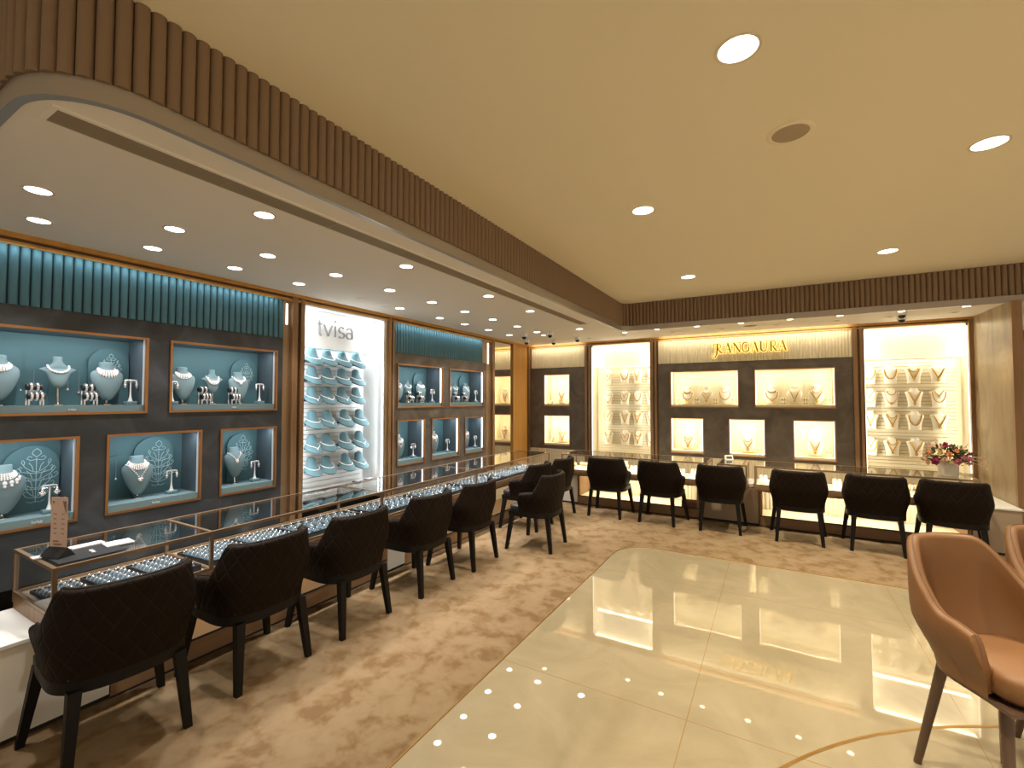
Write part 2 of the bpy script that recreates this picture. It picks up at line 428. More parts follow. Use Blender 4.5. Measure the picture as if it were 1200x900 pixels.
NL = [(.68,1.585,1.478,2.037),(1.725,2.603,1.478,2.037),(.60,1.21,.77,1.333),(1.353,1.965,.77,1.333),(2.105,2.605,.765,1.33),
      (4.178,5.073,1.472,2.03),(5.222,6.118,1.472,2.026),(4.178,4.698,.75,1.318),(4.831,5.458,.75,1.316),(5.604,6.12,.75,1.31)]
NBK = [(-3.738,-3.21,1.45,2.045),(-3.738,-3.21,.727,1.29),(-1.458,-.46,1.45,2.034),(-.252,.745,1.452,2.030),
       (-1.462,-.959,.72,1.288),(-.609,-.117,.715,1.288),(.229,.735,.712,1.286)]
def rimm(r, d=.012): return (r[0]+d, r[1]-d, r[2]+d, r[3]-d)
wallpiece('left','wall_left', holes(.2,2.66,.42,2.165,.03,[rimm(r) for r in NL[:5]]), 'slate')
wallpiece('left','wall_left', holes(4.115,6.20,.42,2.165,.03,[rimm(r) for r in NL[5:]]), 'slate_warm')
wallpiece('left','wall_left', MB().box(-1.5,7.7,.42,.62,-.0,.42).box(.0,2.66,.40,.44,.42,2.53).box(4.115,6.3,.40,.44,.42,2.53), 'curtain')
wallpiece('left','wall_left', MB().box(-1.6,.2,.01,.05,0,2.53), 'curtain')
wallpiece('back','wall_back', holes(-4.05,-2.92,.67,2.165,.03,[rimm(r) for r in NBK[:2]]), 'slate_warm')
wallpiece('back','wall_back', holes(-1.65,.942,.67,2.162,.03,[rimm(r) for r in NBK[2:]]), 'slate_warm')
wallpiece('back','wall_back', MB().box(-4.6,2.3,.42,.5,0,2.6), 'cream_panel')
# fluted headers and the fluted base of the back wall
wallpiece('left','trim_6', flute_panel(.2,2.66,2.165,2.53,.0505,.0215), 'teal_flute', True)
wallpiece('left','trim_7', flute_panel(4.115,6.09,2.165,2.53,.0505,.0215), 'teal_flute', True)
wallpiece('left','trim_8', MB().box(.2,2.66,.0,.03,2.165,2.6).box(4.115,6.09,.0,.03,2.165,2.6), 'teal_gap')
wallpiece('back','trim_9', flute_panel(-4.0,-2.92,2.165,2.535,.038,.018), 'cream_flute', True)
wallpiece('back','trim_10', flute_panel(-1.65,.942,2.162,2.535,.038,.018), 'cream_flute', True)
wallpiece('back','trim_11', MB().box(-4.05,-2.92,.0,.03,2.165,2.6).box(-1.65,.942,.0,.03,2.162,2.6), 'cream_flute')
wallpiece('back','trim_12', flute_panel(-4.05,2.14,0,.67,.05,.024,.0,.5).box(-4.05,2.14,0,.03,0,.67), 'cream_flute', True)
# wooden head rail under the soffit
wallpiece('left','trim_13', MB().box(-1.6,7.7,-.05,.0,2.57,2.60).box(-1.6,6.41,-.028,.0,2.53,2.553), 'orange_wood')
wallpiece('left','trim_14', MB().box(-1.6,7.7,-.02,.02,2.553,2.57).box(-1.6,7.7,.0,.03,2.53,2.60), 'bronze_dark')
wallpiece('back','trim_15', MB().box(-4.05,2.3,-.045,.0,2.572,2.60).box(-4.05,2.2,-.028,.0,2.535,2.555), 'orange_wood')
wallpiece('back','trim_16', MB().box(-4.05,2.3,-.02,.02,2.555,2.572).box(-4.05,2.3,.0,.03,2.535,2.60), 'bronze_dark')
# bronze wall posts
def post(side, x0, x1, ti):
    w = (x1-x0); 
    wallpiece(side, 'trim_%d'%ti, MB().box(x0,x0+w*.38,-.035,.06,0,2.57).box(x0+w*.60,x0+w*.86,-.035,.06,0,2.57), 'bronze_wood')
    wallpiece(side, 'trim_%d'%(ti+1), MB().box(x0+w*.38,x0+w*.60,-.01,.06,0,2.57).box(x0+w*.86,x1,-.01,.06,0,2.57), 'bronze_dark')
post('left',2.735,2.885,17); post('left',4.005,4.115,19); post('back',-2.92,-2.80,21); post('back',-1.775,-1.65,23); post('back',.942,1.067,25); post('back',2.10,2.205,27)
# mirror-bronze light slots beside the fluted headers
wallpiece('left','trim_29', MB().box(2.66,2.735,.0,.05,.42,2.57).box(6.20,6.35,.0,.05,.42,2.57).box(3.966,4.005,-.02,.34,.42,2.53).box(6.09,6.2,.0,.05,2.165,2.53), 'bronze')
wallpiece('left','trim_30', MB().box(6.35,6.41,-.035,.05,0,2.57), 'bronze_wood')
for x0, x1, z0, z1 in ((2.685,2.70,2.30,2.50),(6.235,6.262,2.165,2.50)):
    o = on('left', MB().box(x0,x1,-.006,.0,z0,z1).build('light_strip','led_cool'))
    tag(o, 'short white light slot at the right end of the %s teal fluted header' % ('near' if x0 < 3 else 'far'), 'light')
# corner panel, mirror
wallpiece('left','wall_left', MB().box(7.03,7.56,-.03,.05,0,2.57), 'orange_wood')
wallpiece('left','trim_31', MB().box(7.56,7.62,-.0,.05,0,2.57), 'bronze_dark')
wallpiece('left','trim_32', MB().box(7.62,7.70,-.03,.05,0,2.57), 'bronze_wood')
wallpiece('back','trim_33', MB().box(-4.05,-4.0,-.015,.03,2.165,2.535), 'bronze_wood')
o = on('left', MB().box(6.41,7.03,-.002,.01,0,2.57).build('wall_mirror','mirror')); tag(o,'tall frameless mirror between the teal wall unit and the orange wood corner panel','mirror')
# recess beside the last bay and the marble partition
wallpiece('back','wall_back', MB().box(2.205,2.30,.10,.15,0,2.6), 'dark_recess')
struct(MB().box(2.14,2.20,6.66,7.80,.0,2.60).build('wall_right','marble'))
struct(MB().box(2.135,2.215,6.61,6.66,0,2.60).build('trim_34','bronze_wood'))
struct(MB().box(2.2,6,9.6,9.7,0,2.6).build('wall_far','white_panel'))
mb = flute_panel(2.2,6,2.1,2.6,.05,.024); o = struct(mb.build('trim_35','flute_brown',smooth=True)); o.location = (0,9.58,0)

# ---------------------------------------------------------------- open bays with slatted boards
def bay(side, x0, x1, z0, z1, depth, hdr_depth, hdr_z, m_, tag_):
    wallpiece(side,'wall_'+side, MB().box(x0-.01,x0+.0,.0,depth+.02,z0,z1).box(x1,x1+.01,.0,depth+.02,z0,z1).box(x0,x1,.0,depth,z1,z1+.02).box(x0,x1,-.01,depth+.02,z0-.04,z0).box(x0,x1,depth,depth+.02,z0,z1), m_)
    wallpiece(side,'wall_'+side, MB().box(x0,x1,hdr_depth,hdr_depth+.02,hdr_z,z1).box(x0,x1,hdr_depth,depth,hdr_z-.02,hdr_z), m_ if side == 'left' else 'cream_added_glow')
    mb = MB(); z = z0+.02
    while z < hdr_z-.04:
        mb.box(x0+.05, x1-.05, depth-.03, depth-.003, z, z+.040); z += .047
    o = on(side, mb.build('slatted_board', m_)); tag(o, tag_, 'display board')
    MB().box(x0+.05, x1-.05, depth-.0029, depth-.0009, z0+.02, hdr_z-.02).build('shade_backing', 'slat_gap_shade', o)  # grey sheet added as painted shade in the grooves
bay('left', 2.885, 3.955, .62, 2.53, .345, .17, 2.15, 'white_panel', 'white slatted board carrying rows of teal necklace stands')
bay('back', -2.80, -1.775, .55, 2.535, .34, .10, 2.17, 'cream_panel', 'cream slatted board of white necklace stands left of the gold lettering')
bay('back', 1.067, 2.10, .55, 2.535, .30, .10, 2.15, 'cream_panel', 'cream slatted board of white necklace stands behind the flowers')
for side, x0, x1, n, c, m_ in (('left',2.885,3.955,'white','cool','led_cool'),('back',-2.80,-1.775,'cream','warm','led_warm'),('back',1.067,2.10,'cream','warm','led_warm')):
    lab = {2.885:'white bay of teal stands',-2.80:'cream bay left of the gold lettering',1.067:'cream bay behind the flowers'}[x0]
    for xa, xb, w in ((x0+.001,x0+.009,'left'),(x1-.009,x1-.001,'right')):
        o = on(side, MB().box(xa,xb,.012,.024,.65,2.5).build('light_strip', m_)); tag(o,'vertical light strip on the %s edge of the %s'%(w,lab),'light')

# ---------------------------------------------------------------- lamps
def area(loc, rot, sx, sy, power, color):
    l = bpy.data.lights.new('bay_lamp','AREA'); l.shape = 'RECTANGLE'; l.size = sx; l.size_y = sy; l.energy = power; l.color = color
    o = bpy.data.objects.new('bay_lamp', l); col.objects.link(o); o.location = loc; o.rotation_euler = rot; return o
COOL = (.92,.97,1.0); WARM = (1.0,.89,.65); NEUT = (1,.93,.84)
def bay_lamp(side, x0, x1, w, z, sz, power, color, tilt):
    # lamp strip facing down and tilted into the wall by `tilt` degrees
    area(wpt(side,(x0+x1)/2,w,z), (math.radians(tilt) if True else 0, 0, srot(side)), x1-x0, sz, power, color)
# ---------------------------------------------------------------- busts
SHIELD = [(0,.03,.02,.02,0,0),(.02,.075,.05,.03,0,0),(.07,.125,.075,.04,0,0),(.17,.19,.10,.05,0,0),(.30,.255,.12,.05,.0,0),(.44,.305,.13,.055,.0,0),(.56,.335,.13,.06,.005,0),
          (.66,.34,.125,.065,.01,0),(.725,.315,.12,.07,.02,0),(.775,.255,.115,.075,.03,0),(.81,.19,.11,.08,.035,0),(.845,.158,.11,.085,.04,0),(.90,.148,.11,.09,.045,0),(.95,.15,.11,.09,.05,0),(.985,.148,.105,.09,.05,0),(1.0,.13,.09,.08,.05,0)]
COLLAR = [(.0,.05,.03,.03,0,0),(.04,.11,.06,.04,0,0),(.12,.17,.09,.05,0,0),(.24,.21,.11,.055,0,0),(.34,.24,.115,.06,0,0),(.42,.27,.11,.06,.0,0),(.49,.325,.10,.06,.0,0),(.54,.39,.085,.055,.005,0),(.575,.435,.07,.05,.01,0),(.60,.43,.06,.05,.01,0),
          (.635,.35,.075,.055,.015,0),(.675,.26,.09,.065,.02,0),(.73,.18,.095,.075,.03,0),(.80,.125,.09,.075,.035,0),(.87,.11,.085,.075,.04,0),(.93,.11,.085,.075,.04,0),(.97,.12,.09,.08,.04,0),(1.0,.11,.08,.07,.04,0)]
OVAL = [(0,.08,.05,.05,0,0),(.04,.15,.07,.05,0,0),(.12,.22,.09,.05,0,0),(.25,.285,.10,.05,0,0),(.40,.325,.11,.05,0,0),(.52,.34,.11,.055,0,0),(.60,.335,.105,.06,0,0),(.67,.29,.10,.06,.01,0),(.72,.22,.09,.07,.02,0),(.755,.165,.085,.075,.03,0),(.80,.155,.085,.075,.03,0),(.86,.175,.09,.08,.03,0),(.92,.185,.095,.08,.03,0),(.97,.165,.09,.07,.03,0),(1,.09,.05,.04,.03,0)]
SHEET = [(0,.265,.10,.10,0,0),(.10,.265,.11,.08,0,0),(.25,.275,.13,.07,0,0),(.45,.30,.15,.06,0,0),(.60,.335,.16,.06,0,0),(.70,.37,.155,.06,.01,0),(.765,.385,.14,.06,.02,0),(.80,.355,.14,.07,.03,0),(.83,.27,.14,.08,.04,0),(.87,.19,.13,.09,.05,0),(.93,.165,.12,.09,.06,0),(1.0,.155,.11,.09,.06,0)]
HAT = [(.0,.48,.46,.20,-.10,.62),(.03,.55,.54,.24,-.10,.62),(.08,.575,.57,.25,-.10,.62),(.13,.56,.55,.24,-.095,.60),(.18,.50,.47,.22,-.085,.54),(.235,.42,.38,.215,-.07,.42),(.30,.36,.31,.21,-.05,.30),(.37,.325,.275,.21,-.03,.20),(.46,.305,.25,.21,-.02,.12),(.57,.28,.24,.20,-.01,.08),(.68,.265,.23,.195,0,.02),(.76,.225,.19,.165,0,0),(.81,.14,.12,.11,0,0),(.83,.05,.04,.04,0,0)]
def scaled(secs, H): return [(z*H, a*H, b*H, c*H, d*H, t) for z,a,b,c,d,t in secs]
def front(secs, x, z):
    for q, r in zip(secs, secs[1:]):
        if q[0] <= z <= r[0]:
            t = (z-q[0])/(r[0]-q[0]); hw, df, yc = (q[i]+(r[i]-q[i])*t for i in (1,2,4)); break
    else:
        q = secs[-1] if z > secs[-1][0] else secs[0]; hw, df, yc = q[1], q[2], q[4]
    k = min(1, abs(x)/hw); return yc - df*math.sqrt(max(0,1-k*k))
def strand(secs, H, a, z0, drop, shape, n=26, off=.0):
    """points of a chain draped over the front, shape 'u' or 'v'"""
    S = scaled(secs,H); pts = []
    for i in range(n+1):
        th = -PI/2+PI*i/n; x = a*H*math.sin(th)
        c = max(0.0, math.cos(th))
        k = c**.9 if shape == 'u' else (1-abs(x)/(a*H))
        z = (z0-drop*k)*H; pts.append((x, front(S,x,z)-off*H, z))
    return pts
def necklace(secs, H, spec, bead=.010, mat_='pearl', name='necklace', gem=None):
    mb = MB(); rnd = random.Random(hash(str(spec))&255)
    for st in spec:
        kind = st[0]
        if kind == 'chain':
            _, a, z0, drop, shape, r = st
            mb.tube(strand(secs,H,a,z0,drop,shape,22,r*.7), r*H, 6)
        elif kind == 'beads':
            _, a, z0, drop, shape, r = st
            n = max(8, int(2.6*a/(r*1.5)))
            for p in strand(secs,H,a,z0,drop,shape,n,r*.6): mb.ball(p, r*H, 6, 4)
        elif kind == 'drops':
            _, a, z0, drop, shape, r, k = st
            pts = strand(secs,H,a,z0,drop,shape,k*2,r*.8)
            for i,p in enumerate(pts[1:-1:2]):
                s = .7+.6*math.cos((i-(k-1)/2)/(k/2)*PI/2)
                mb.ball((p[0],p[1],p[2]-r*H*1.2*s), r*H*s, 6, 4, 1.3); mb.ball((p[0],p[1],p[2]-r*H*3.0*s), r*H*.7*s, 6, 4, 1.2)
        elif kind == 'bib':
            _, a, z0, drop, shape, r, rows = st
            for q in range(rows):
                sh = q*r*1.5; n = max(8, int(2.4*a/(r*1.5)))
                for p in strand(secs,H,a+sh*.35,z0-sh*.55,drop+sh*.75,shape,n,r*.75): mb.ball(p, r*H, 6, 4)
        elif kind == 'pendant':
            _, z, r, sz = st
            S = scaled(secs,H); mb.ball((0, front(S,0,z*H)-r*H*.6, z*H), r*H, 8, 5, sz)
            for dx in (-1,1): mb.ball((dx*r*H*.8, front(S,0,z*H)-r*H*.5, z*H+r*H*.5), r*H*.45, 6, 4)
    return mb

def make_bust(name, secs, H, mat_, lift, stand_mat, label, cat='display bust', tilt=0):
    t = thing(name, label=label, cat=cat)
    b = MB().loft(scaled(secs,H), 28).xf(Matrix.Translation((0,0,lift))); b.build('bust', mat_, t, True)
    if lift > .01:
        s = MB().tube([(0,.015,.004),(0,.015,lift+.10*H)], .008, 10).lathe([(.036,0),(.036,.006),(.012,.012),(.008,.02)], 18, (0,.015,0))
        s.build('stand', stand_mat, t, True)
    return t

# ---------------------------------------------------------------- wall niches
def arch_outline(w, h, n=14):
    r = w/2; return [(-r,0),(-r,h-r)] + [(r*math.cos(math.radians(180-180*i/n)), h-r+r*math.sin(math.radians(180-180*i/n))) for i in range(1,n)] + [(r,h-r),(r,0)]
def arch_panel(mb, cx, y, z0, w, h, t):
    pts = arch_outline(w,h); n = len(pts)
    mb.add([(cx+x,y,z0+z) for x,z in pts]+[(cx+x,y-t,z0+z) for x,z in pts], [tuple(range(n,2*n)), ]+[(i,(i+1)%n,n+(i+1)%n,n+i) for i in range(n)])
def scroll_ornament(cx, y, z0, h, r=.0022):
    mb = MB(); s = h
    def P(pts, rr=r): mb.tube([(cx+x*s, y, z0+z*s) for x,z in pts], rr, 5)
    P([(0,.0),(0,.82)])
    for sg in (-1,1):
        for zc, k in ((.10,.14),(.26,.22),(.42,.26),(.56,.20)):
            P([(0,zc),(sg*k*.35,zc+.03),(sg*k*.75,zc+.10),(sg*k,zc+.20),(sg*k*.92,zc+.24),(sg*k*.78,zc+.20),(sg*k*.82,zc+.15)])
            P([(0,zc-.02),(sg*k*.45,zc-.01),(sg*k*.95,zc+.02),(sg*k*1.15,zc+.08),(sg*k*1.05,zc+.12),(sg*k*.92,zc+.09)])
            P([(sg*k*.2,zc+.03),(sg*k*.3,zc+.12),(sg*k*.5,zc+.18)])
        P([(0,.80),(sg*.08,.78),(sg*.13,.82),(sg*.10,.86),(sg*.06,.84)])
        P([(0,.84),(sg*.06,.90),(sg*.05,.95),(0,1.0)]); P([(0,.02),(sg*.06,0),(sg*.12,.03)])
    return mb
NICHE_LAMPS = []
def niche(side, r, tone, label, arches=(), discs=(), orn=(), plinth=.045, depth=.28, group=None):
    x0, x1, z0, z1 = r; cx = (x0+x1)/2
    t = thing('display_niche', wpt(side,cx,0,z0), srot(side), label, 'display niche', group)
    w, h = x1-x0, z1-z0; a = w/2; f = .016
    fr = MB()
    for (xa,xb,za,zb) in ((-a,a,0,f),(-a,a,h-f,h),(-a,-a+f,f,h-f),(a-f,a,f,h-f)): fr.box(xa,xb,-.014,.028,za,zb)
    fr.build('frame','copper',t)
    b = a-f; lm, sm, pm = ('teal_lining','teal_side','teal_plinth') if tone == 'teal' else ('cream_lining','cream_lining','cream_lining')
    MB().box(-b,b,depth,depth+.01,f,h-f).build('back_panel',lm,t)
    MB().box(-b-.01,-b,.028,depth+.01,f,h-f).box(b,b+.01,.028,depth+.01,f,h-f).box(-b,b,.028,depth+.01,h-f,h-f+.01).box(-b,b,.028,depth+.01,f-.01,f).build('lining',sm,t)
    p = MB().box(-b,b,.01,depth,f,f+plinth); p.build('plinth',pm,t)
    led = ('led_dim' if x0 < 3 else 'led_cool') if tone == 'teal' else 'led_warm'
    MB().box(-b,-b+.007,.012,.024,f+plinth,h-f).build('light_strip',led,t); MB().box(b-.007,b,.012,.024,f+plinth,h-f).build('light_strip',led,t)
    zp = f+plinth
    for k, (c, ww, hh) in enumerate(discs):
        mb = MB(); arch_panel(mb, c-cx, depth-.002-.004*k, zp, ww, hh, .014); mb.build('arch_panel', lm, t)
    for (c, ww, hh) in arches:
        mb = MB(); arch_panel(mb, c-cx, depth-.019, zp, ww, hh, .013); mb.build('arch_panel', lm, t)
    if orn:
        for (c, zz, hh) in orn: scroll_ornament(c-cx, depth-.034, zp+zz, hh).build('ornament', 'ornament' if tone == 'teal' else 'cream_ornament', t)
    # lamp strip hidden behind the head of the frame
    if tone == 'teal': area(wpt(side,cx,.045,z1-.024), (math.radians(22),0,srot(side)), w*.85, .03, w*TEAL_W, COOL)
    else:
        area(wpt(side,cx,.045,z1-.024), (math.radians(22),0,srot(side)), w*.9, .03, w*CREAM_W, WARM)
        for sg in (-1,1): area(wpt(side,cx+sg*(b-.012),.035,(z0+z1)/2), (math.radians(90),0,srot(side)+math.radians(sg*60)), .012, h*.8, CREAM_S, WARM)
    return t, z0+zp
TEAL_W, CREAM_W, CREAM_S = 2.5, 2.1, 1.1

Lrow = 'in the upper row of the near teal wall unit'
niche('left', NL[0], 'teal', 'wide teal niche at the left picture edge, upper row of near wall unit', arches=[(.89,.20,.40),(1.44,.24,.42)], discs=[(1.03,.28,.30),(1.24,.24,.28)], orn=[(1.45,.16,.22)])
niche('left', NL[1], 'teal', 'teal niche with three busts in the upper row, beside the bronze post', arches=[(1.89,.20,.40),(2.44,.24,.42)], discs=[(2.03,.28,.30),(2.25,.24,.28)], orn=[(2.46,.16,.22)])
niche('left', NL[2], 'teal', 'teal niche with one large bust in the lower row, at the left picture edge', arches=[(1.05,.27,.44)], discs=[(.86,.28,.32)], orn=[(1.07,.06,.36)])
niche('left', NL[3], 'teal', 'middle teal niche of the lower row, holding a bust with two necklaces', arches=[(1.74,.27,.45)], discs=[(1.53,.28,.33)], orn=[(1.77,.06,.36)])
niche('left', NL[4], 'teal', 'small teal niche of the lower row beside the bronze post', arches=[(2.42,.24,.44)], discs=[(2.22,.22,.30)], orn=[(2.44,.10,.32)])
niche('left', NL[5], 'teal', 'upper teal niche of the far wall unit, beside the white slatted bay', arches=[(4.85,.20,.42)], discs=[(4.62,.22,.30)])
niche('left', NL[6], 'teal', 'upper teal niche of the far wall unit, nearest the mirror', arches=[(5.90,.20,.42)], discs=[(5.66,.22,.30)])
niche('left', NL[7], 'teal', 'lower teal niche of the far wall unit, beside the white slatted bay')
niche('left', NL[8], 'teal', 'middle lower teal niche of the far wall unit')
niche('left', NL[9], 'teal', 'lower teal niche of the far wall unit, nearest the mirror')
niche('back', NBK[0], 'cream', 'upper glowing cream niche in the narrow grey wall unit at the corner', plinth=.03)
niche('back', NBK[1], 'cream', 'lower glowing cream niche in the narrow grey wall unit at the corner', plinth=.03)
niche('back', NBK[2], 'cream', 'wide glowing cream niche with three busts, upper left under the gold lettering', arches=[(-1.14,.2,.40),(-.68,.2,.40)], plinth=.03, orn=[(-1.14,.12,.26),(-.68,.12,.26)])
niche('back', NBK[3], 'cream', 'wide glowing cream niche with three busts, upper right under the gold lettering', arches=[(.06,.2,.40),(.50,.2,.40)], plinth=.03, orn=[(.06,.12,.26),(.50,.12,.26)])
niche('back', NBK[4], 'cream', 'glowing cream niche with one bust, leftmost of the lower row under the gold lettering', arches=[(-1.2,.2,.42)], plinth=.03)
niche('back', NBK[5], 'cream', 'glowing cream niche with one bust, middle of the lower row under the gold lettering', arches=[(-.34,.2,.42)], plinth=.03)
niche('back', NBK[6], 'cream', 'glowing cream niche with one bust, rightmost of the lower row under the gold lettering', arches=[(.52,.2,.42)], plinth=.03)
# lamps of the open bays and headers
def bay_lights(side, x0, x1, hw, top, hz, p1, p2, p3, c):
    cx = (x0+x1)/2
    area(wpt(side,cx,.055,2.522), (math.radians(6),0,srot(side)), x1-x0-.06, .09, p1, c)
    area(wpt(side,cx,hw+.08,hz-.023), (math.radians(4),0,srot(side)), x1-x0-.06, .10, p2, c)
    for sg, xx in ((-1,x0+.03),(1,x1-.03)): area(wpt(side,xx,.04,1.55), (math.radians(90),0,srot(side)+math.radians(sg*55)*-1*-1), .02, 1.7, p3, c)
bay_lights('left', 2.885, 3.955, .17, 0, 2.15, 2.2, 2.2, 5.0, COOL)
bay_lights('back', -2.80, -1.775, .10, 0, 2.17, 1.6, 1.8, 4.2, WARM)
bay_lights('back', 1.067, 2.10, .10, 0, 2.15, 1.6, 1.8, 4.2, WARM)
area(wpt('back',-.35,-.13,2.57), (math.radians(52),0,0), 2.5, .06, 5, WARM)
area(wpt('back',-3.46,-.13,2.57), (math.radians(52),0,0), 1.0, .06, 2, WARM)
area(wpt('left',1.43,-.06,2.515), (math.radians(40),0,srot('left')), 2.3, .02, 1.6, (.75,.93,1))
area(wpt('left',5.1,-.06,2.515), (math.radians(40),0,srot('left')), 1.9, .02, 1.5, (.75,.93,1))

# ---------------------------------------------------------------- niche contents
def nz(i, side, x, w, zoff=0): # point on the plinth top of a niche
    r = (NL if side == 'left' else NBK)[i]; pl = .045 if side == 'left' else .03
    return wpt(side, x, w, r[2]+.014+pl+.0005+zoff)
def combo(bust_name, secs, H, bmat, lift, smat, side, loc, blabel, spec, nmat, nlabel, tiltdeg=6, turn=0, gem=None):
    rot = (math.radians(-tiltdeg) if secs is not SHEET else 0, 0, srot(side)+math.radians(turn))
    t = make_bust(bust_name, secs, H, bmat, lift, smat, blabel)
    t.location = loc; t.rotation_euler = rot
    n = necklace(secs, H, spec).xf(Matrix.Translation((0,-.0015,lift))).build('necklace', nmat, smooth=True)
    n.location = loc; n.rotation_euler = rot; tag(n, nlabel, 'necklace')
    return t, n
S_ = SHIELD; C_ = COLLAR
bib = [('bib',.165,.83,.08,'u',.020,4)]
choker = [('bib',.165,.86,.06,'u',.018,4)]
wide = [('bib',.17,.84,.09,'u',.021,4)]
flower = [('beads',.20,.83,.16,'u',.032),('pendant',.60,.05,1.2)]
leafy = [('beads',.25,.70,.22,'u',.034)]
heavy = [('beads',.25,.70,.24,'u',.030),('bib',.20,.62,.20,'u',.032,2)]
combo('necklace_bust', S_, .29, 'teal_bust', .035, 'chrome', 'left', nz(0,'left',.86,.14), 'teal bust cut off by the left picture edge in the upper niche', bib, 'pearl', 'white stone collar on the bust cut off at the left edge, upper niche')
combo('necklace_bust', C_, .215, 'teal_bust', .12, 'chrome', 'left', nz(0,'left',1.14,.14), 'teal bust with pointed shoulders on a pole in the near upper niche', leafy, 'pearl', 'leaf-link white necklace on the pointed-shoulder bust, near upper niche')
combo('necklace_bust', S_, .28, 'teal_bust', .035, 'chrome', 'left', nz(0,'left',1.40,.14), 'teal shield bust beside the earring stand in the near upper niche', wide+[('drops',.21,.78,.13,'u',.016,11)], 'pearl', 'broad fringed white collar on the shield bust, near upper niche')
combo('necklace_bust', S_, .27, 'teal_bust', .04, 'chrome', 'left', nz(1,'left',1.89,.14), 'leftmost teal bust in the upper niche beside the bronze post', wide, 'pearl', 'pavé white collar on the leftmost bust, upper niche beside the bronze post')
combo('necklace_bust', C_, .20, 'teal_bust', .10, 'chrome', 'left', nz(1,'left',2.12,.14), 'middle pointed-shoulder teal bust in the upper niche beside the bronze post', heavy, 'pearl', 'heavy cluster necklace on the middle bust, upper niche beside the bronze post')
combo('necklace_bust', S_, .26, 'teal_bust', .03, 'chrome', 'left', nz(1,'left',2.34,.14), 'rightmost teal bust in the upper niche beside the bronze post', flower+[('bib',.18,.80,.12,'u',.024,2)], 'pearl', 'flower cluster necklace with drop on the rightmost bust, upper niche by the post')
combo('necklace_bust', S_, .31, 'teal_bust', .03, 'chrome', 'left', nz(2,'left',.90,.14), 'large teal bust in the lower niche at the left edge', choker+[('drops',.23,.78,.12,'u',.028,7)], 'pearl', 'white collar with hanging flower drops, lower niche at the left edge')
combo('necklace_bust', S_, .295, 'teal_bust', .03, 'chrome', 'left', nz(3,'left',1.60,.14), 'teal bust in the middle lower niche wearing two necklaces', [('bib',.17,.86,.10,'u',.020,4)], 'pearl', 'white lace-like collar high on the bust of the middle lower niche')
o = necklace(S_, .295, [('beads',.24,.79,.38,'v',.017),('pendant',.38,.05,1.0)]).xf(Matrix.Translation((0,-.004,.03))).build('necklace','pearl',smooth=True)
o.location = nz(3,'left',1.60,.14); o.rotation_euler = (math.radians(-6),0,PI/2); tag(o,'long V necklace with red-centred cluster pendant in the middle lower niche','necklace')
MB().ball((0,front(scaled(S_,.295),0,.38*.295)-.033,.38*.295+.032),.0055,7,5).build('stone','ruby',o,True)
combo('necklace_bust', S_, .27, 'teal_bust', .06, 'chrome', 'left', nz(4,'left',2.32,.14), 'teal bust in the small lower niche beside the bronze post', [('beads',.21,.81,.26,'v',.022),('pendant',.52,.045,1.5)], 'pearl', 'V necklace with drop pendant in the small niche beside the post')
far = [(5,4.37,S_,.27,.03,'leftmost'),(5,4.56,C_,.20,.10,'middle pointed-shoulder'),(5,4.81,S_,.27,.03,'rightmost'),(6,5.42,S_,.27,.03,'leftmost'),(6,5.60,C_,.20,.10,'middle pointed-shoulder'),(6,5.88,S_,.27,.03,'rightmost')]
for i, x, s, H, lf, w in far:
    where = 'upper niche of the far teal unit, ' + ('beside the white bay' if i == 5 else 'nearest the mirror')
    combo('necklace_bust', s, H, 'teal_bust', lf, 'chrome', 'left', nz(i,'left',x,.15), '%s teal bust, %s' % (w, where), leafy if s is C_ else random.choice([wide,flower,[('beads',.21,.81,.24,'v',.024),('pendant',.54,.05,1.3)]]), 'pearl', 'white necklace on the %s bust, %s' % (w.split()[0], where.replace('upper niche of the ','')))
for i, x, w in ((7,4.38,'beside the white bay'),(8,5.08,'in the middle'),(9,5.85,'nearest the mirror')):
    combo('necklace_bust', S_, .29, 'teal_bust', .03, 'chrome', 'left', nz(i,'left',x,.14), 'teal bust in the lower far niche %s' % w, [('bib',.18,.83,.12,'u',.022,3)] + ([('beads',.24,.77,.34,'v',.02)] if i != 8 else [('drops',.22,.78,.2,'v',.022,5)]), 'pearl', 'white necklace in the lower far niche %s' % w)

# earring stands
def earring_stand(style):
    t = thing('earring_stand', cat='earring stand')
    MB().rbox(-.035,.035,-.028,.028,0,.028,.006).build('base','teal_plinth',t,True)
    MB().lathe([(.016,.028),(.012,.04),(.0065,.065),(.005,.10),(.005,.178)],14).tube([(-.036,0,.174),(-.032,0,.182),(-.02,0,.184),(.02,0,.184),(.032,0,.182),(.036,0,.174)],.006,8).build('t_bar','white_plastic',t,True)
    return t
est = earring_stand(0)
def earrings(loc, rot, label, big):
    mb = MB(); mb.tube([(-.036,-.006,.166),(.036,-.006,.166)],.0012,4)
    for sx in (-.035,.035):
        for dz, r in ((0,.009),(-.014,.011),(-.030,.012 if big else .006)): mb.ball((sx,-.006,.158+dz), r, 7, 5)
        if big:
            for dx in (-.010,.010): mb.ball((sx+dx,-.006,.136), .008, 6, 4)
    o = mb.build('earrings','silver',smooth=True); o.location = loc; o.rotation_euler = (0,0,rot); tag(o, label, 'earrings')
